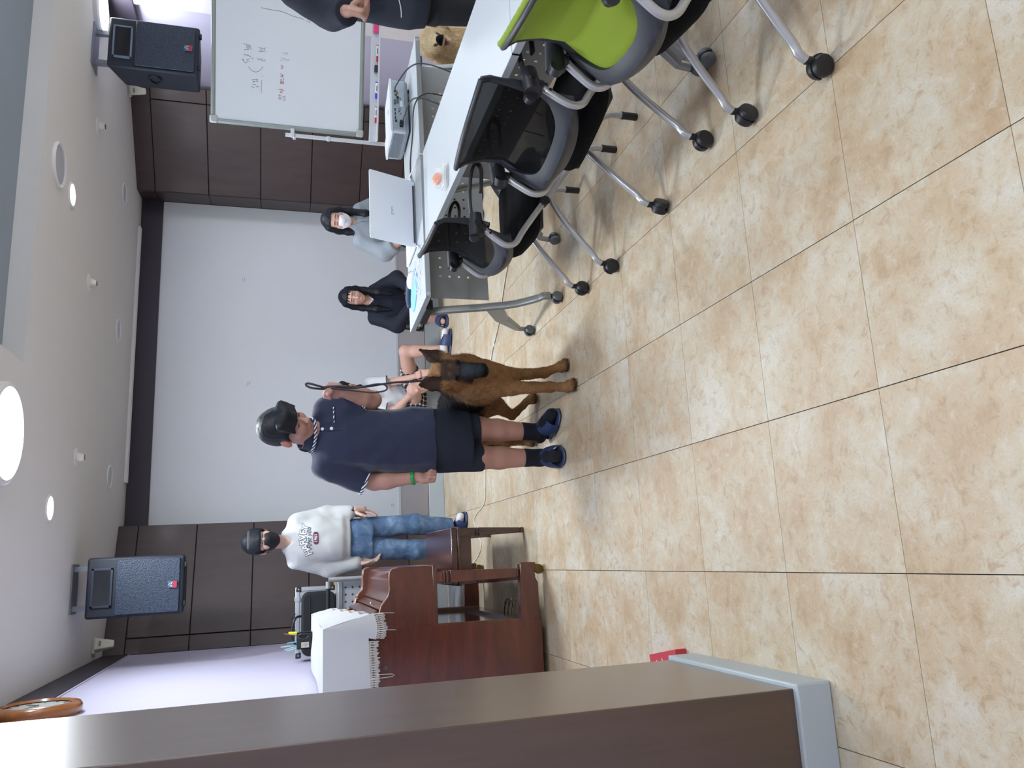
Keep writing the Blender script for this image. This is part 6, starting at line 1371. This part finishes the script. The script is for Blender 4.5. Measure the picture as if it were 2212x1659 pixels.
for x in (2.63, 2.79):
    leg(S, (x, 6.08, .53), (x-.01, 5.68, .50), (x-.01, 5.70, .09), (.085, .06, .04)); foot(S, (x-.01, 5.73, .02), (x-.03, 5.53, .02), ank=(x-.01, 5.70, .10))
S.build('body', M_skin, g3, lambda v: H.paint(np.tile(np.array(SK['girl2']), (len(v), 1)), v), off=O); long_hair(H, g3, O, bang=False)
mask(H, plain('mask_white', hexc('dfe2ec'), .7, noise=.03), g3, O)
jk = SDF(.0065); jk.loft([(.46, 2.71, 6.12, .19, .15), (.65, 2.71, 6.12, .175, .14), (.80, 2.71, 6.11, .17, .125), (.90, 2.71, 6.11, .16, .10), (.95, 2.71, 6.10, .09, .075), (.975, 2.71, 6.10, .06, .06)], (1, 0, 0), .04, 2.3)
for s_, e_, w_ in A3: jk.cap(s_, e_, .064, .066, .04); jk.cap(e_, w_, .066, .06, .035, clip=[(tuple(np.array(e_)*.55+np.array(w_)*.45), np.array(w_)-np.array(e_))])
jk.cap((2.70, 6.03, 1.0), (2.695, 5.995, .90), .045, .010, .01, op='-')
jo = jk.build('jacket', plain('jacket_grey', hexc('858d96'), .85, noise=.05, bump=.12, bscale=400), g3, off=O, noise=[(.003, 28, 71), (.0018, 60, 72)], smooth=2)
bv = jk.bvh()
for dx in (-.018, .012):
    pp = [seat_on(bv, 2.70+dx+.01*math.sin(i*.7), .93-.035*i) for i in range(10)]
    MB().tube([p-Vector(O) for p in pp if p], .0022, 5).build('front_seam', plain('seam_grey', hexc('5c646e'), .8), jo)
pt = SDF(.007); pt.loft([(.46, 2.71, 6.1, .17, .14), (.58, 2.71, 6.12, .165, .12)], (1, 0, 0), .03)
for x in (2.63, 2.79): pt.cap((x, 6.08, .53), (x-.01, 5.68, .50), .095, .075, .03); pt.cap((x-.01, 5.68, .50), (x-.01, 5.70, .10), .075, .062, .03)
pt.build('trousers', plain('trousers_black', hexc('15171c'), .85), g3, off=O)
for x in (2.63, 2.79): slipper(g3, (x-.01, 5.73, .02), (x-.03, 5.53, .02), O)
# ================================================================ person in the dark tracksuit at the right edge
O = (3.0, 3.64, 0)
ad = thing('person', 'person in dark navy tracksuit standing at the table with a raised fist', 'person', O)
H = Head((3.06, 3.60, 1.715), (-.6, -.7, -.2), (0, 0, 1), 1.12)
S = SDF(.007); H.skull(S); S.cap((3.03, 3.66, 1.50), (3.05, 3.63, 1.64), .06, .058, .03)
S.loft([(.80, 3.0, 3.64, .16, .12), (1.05, 3.0, 3.64, .16, .12), (1.30, 3.01, 3.65, .17, .12), (1.46, 3.02, 3.66, .16, .09), (1.53, 3.03, 3.66, .07, .06)], (.9, .3, 0), .04)
AA = (((2.865, 3.62, 1.465), (2.778, 3.655, 1.275), (2.712, 3.53, 1.205)), ((3.19, 3.72, 1.45), (3.27, 3.72, 1.18), (3.19, 3.55, 1.0)))
for s_, e_, w_ in AA: arm(S, s_, e_, w_, (.056, .046, .031))
fist(S, AA[0][2], (-.12, -.25, -1), (.80, -.45, -.1), (.35, -.85, 0), 1.15, 1); relaxed(S, AA[1][2], (-.5, -.6, -.3), (0, 0, -1), (0, 1, 0), 1.05, 1, .6)
for x in (2.92, 3.09): leg(S, (x, 3.65, .82), (x, 3.63, .47), (x, 3.67, .09), (.09, .065, .043)); foot(S, (x, 3.71, .02), (x-.05, 3.49, .02), ank=(x, 3.67, .10))
S.build('body', M_skin, ad, lambda v: H.paint(np.tile(np.array(SK['man']), (len(v), 1)), v), off=O)
k = H.sc; hs = SDF(.007); hs.ell(H.w(0, .040, -.02), [.082*k, .092*k, .098*k], H.ax, .01); hs.box(H.w(0, -.06, .08), [.08*k, .09*k, .075*k], H.ax, .02, .012, '-'); hs.box(H.w(0, -.10, .0), [.12*k, .07*k, .12*k], H.ax, .02, .02, '-'); hs.build('hair', M_hair, ad, off=O)
tj = SDF(.007); tj.loft([(.775, 2.985, 3.63, .205, .17), (.80, 2.985, 3.63, .21, .175), (.86, 2.99, 3.63, .225, .185), (1.1, 2.995, 3.64, .215, .175), (1.32, 3.01, 3.65, .205, .15), (1.46, 3.02, 3.66, .17, .11), (1.55, 3.03, 3.655, .08, .075)], (.9, .3, 0), .04, 2.3)
for s_, e_, w_ in AA: tj.cap(s_, e_, .082, .076, .04); tj.cap(e_, w_, .076, .066, .035, clip=[(tuple(np.array(e_)*.05+np.array(w_)*.95), np.array(w_)-np.array(e_))])
tjo = tj.build('track_jacket', plain('track_navy', hexc('171f2e'), .8, noise=.08, bump=.1, bscale=400), ad, off=O, noise=[(.004, 22, 81), (.002, 50, 82)], smooth=2)
bv = tj.bvh()
def pipe(pts, r=.0028):
    out = []
    for x, z in pts:
        h = seat_on(bv, x, z)
        if h: out.append(h-Vector(O)+Vector((0, -.002, 0)))
    if len(out) > 2: MB().tube(spline(out, 3), r, 6).build('white_piping', plain('piping_white', hexc('c6ccd6'), .6), tjo)
pipe([(3.0, 1.08), (2.93, 1.04), (2.88, 1.0), (2.83, .96), (2.795, .93), (2.775, .92)]); pipe([(2.90, 1.26), (2.86, 1.23), (2.82, 1.21), (2.79, 1.195)])
tp = SDF(.007); tp.loft([(.72, 3.0, 3.65, .17, .13), (.86, 3.0, 3.64, .18, .14)], (1, 0, 0), .03)
for x in (2.92, 3.09): tp.cap((x, 3.65, .82), (x, 3.63, .47), .105, .085, .02); tp.cap((x, 3.63, .47), (x, 3.68, .10), .085, .07, .03, clip=[((x, 3.67, .07), (0, 0, -1))])
tp.build('track_trousers', plain('track_black', hexc('10141c'), .85), ad, off=O, noise=[(.003, 26, 83)])
for x in (2.92, 3.09): slipper(ad, (x, 3.71, .02), (x-.05, 3.49, .02), O)
# ================================================================ golden retriever behind the table end
O = (3.36, 4.66, 0)
gr_ = thing('dog', 'golden retriever with open mouth looking past the table end', 'dog', O)
DH = Head((3.312, 4.475, .565), (-.62, -1, -.10), (.0, -.2, 1), .92); hw = DH.w
S = SDF(.006)
S.ell(hw(0, .022, -.012), (.080, .070, .085), DH.ax, .03)
for q in (-1, 1): S.ell(hw(q*.05, -.03, .0), (.042, .048, .05), DH.ax, .03); S.ell(hw(q*.034, .030, .05), (.028, .016, .024), DH.ax, .02)
S.cap(hw(0, -.004, .04), hw(0, -.012, .125), .048, .040, .03); S.cap(hw(0, -.062, .03), hw(0, -.078, .11), .034, .026, .015); S.ell(hw(0, .012, .155), (.022, .017, .014), DH.ax, .008)
S.cap(hw(0, -.046, .06), hw(0, -.05, .16), .022, .018, .008, flat=(DH.U, .55), op='-')
for q in (-1, 1):   # hanging ears
    S.chain([hw(q*.078, .05, -.03), hw(q*.105, .0, -.02), hw(q*.108, -.065, -.01)], [.026, .036, .018], .012, flat=(unit(DH.R), .5))
S.cap((3.335, 4.56, .46), (3.322, 4.51, .55), .115, .09, .05); S.ell((3.35, 4.60, .36), (.135, .13, .18), None, .05); S.cap((3.35, 4.62, .34), (3.39, 4.86, .20), .14, .16, .06)
for x in (3.28, 3.43): S.chain([(x, 4.58, .30), (x, 4.55, .12), (x, 4.53, .03)], [.055, .034, .03], .03); S.ell((x, 4.50, .028), (.036, .05, .028), None, .02); S.cap((x+(.05 if x > 3.36 else -.03), 4.86, .16), (x+(.06 if x > 3.36 else -.05), 4.72, .05), .09, .05, .04)
S.chain([(3.41, 4.98, .12), (3.48, 5.12, .06), (3.58, 5.2, .05)], [.05, .05, .03], .03)
def grc(v):
    c = np.tile(np.array(hexc('d9c199')), (len(v), 1)); x, y, z = v.T; r, u, f = DH.loc(v); n = np.sin(x*80)*np.sin(y*70+1)*np.sin(z*80); ar = np.abs(r)
    c = mixc(c, sst(n, .1, .8)*.4, hexc('e6d5b2')); c = mixc(c, sst(-n, .1, .8)*.3, hexc('c4a475'))
    c = mixc(c, (ar > .085)*(u < .06)*.5, hexc('c09d6f')); c = mixc(c, np.exp(-((r/.04)**2+((u-.03)/.05)**2))*(f > .03)*.5, hexc('e2cda8'))
    eye = np.exp(-(((ar-.038)/.011)**4+((u-.014)/.011)**4))*(f > .03); c = mixc(c, eye, hexc('1a100a'))
    c = mixc(c, sst(f, .142, .150)*(u > -.02), hexc('17181a')); mo = (f > .055)*np.exp(-(((u+.048)/.012)**4+(r/.03)**4)); c = mixc(c, mo, hexc('7a4a4e')); return c
S.build('body', fur_mat('golden_fur'), gr_, grc, noise=[(.0014, 110, 91), (.001, 240, 92)], off=O)
locks(S, 9000, lambda p: (DH.loc(p)[2] < .05) & (p[:, 2] > .15), .02, gr_, grc, seed=9)
tn = MB(); tn.tube([Vector(hw(0, -.062, .06))-Vector(O), Vector(hw(0, -.060, .12))-Vector(O), Vector(hw(0, -.072, .145))-Vector(O)], [.014, .016, .012], 10, flat=(1, .4)); tn.build('tongue', plain('tongue_pink', hexc('b8808a'), .4), gr_)
for q in (-1, 1): MB().lathe([(.009, 0), (.007, .005), (.001, .007)], Vector(hw(q*.038, .014, .068))-Vector(O), tuple(DH.F), 12).build('eye', plain('dog_eye', hexc('1c120c'), .1), gr_)
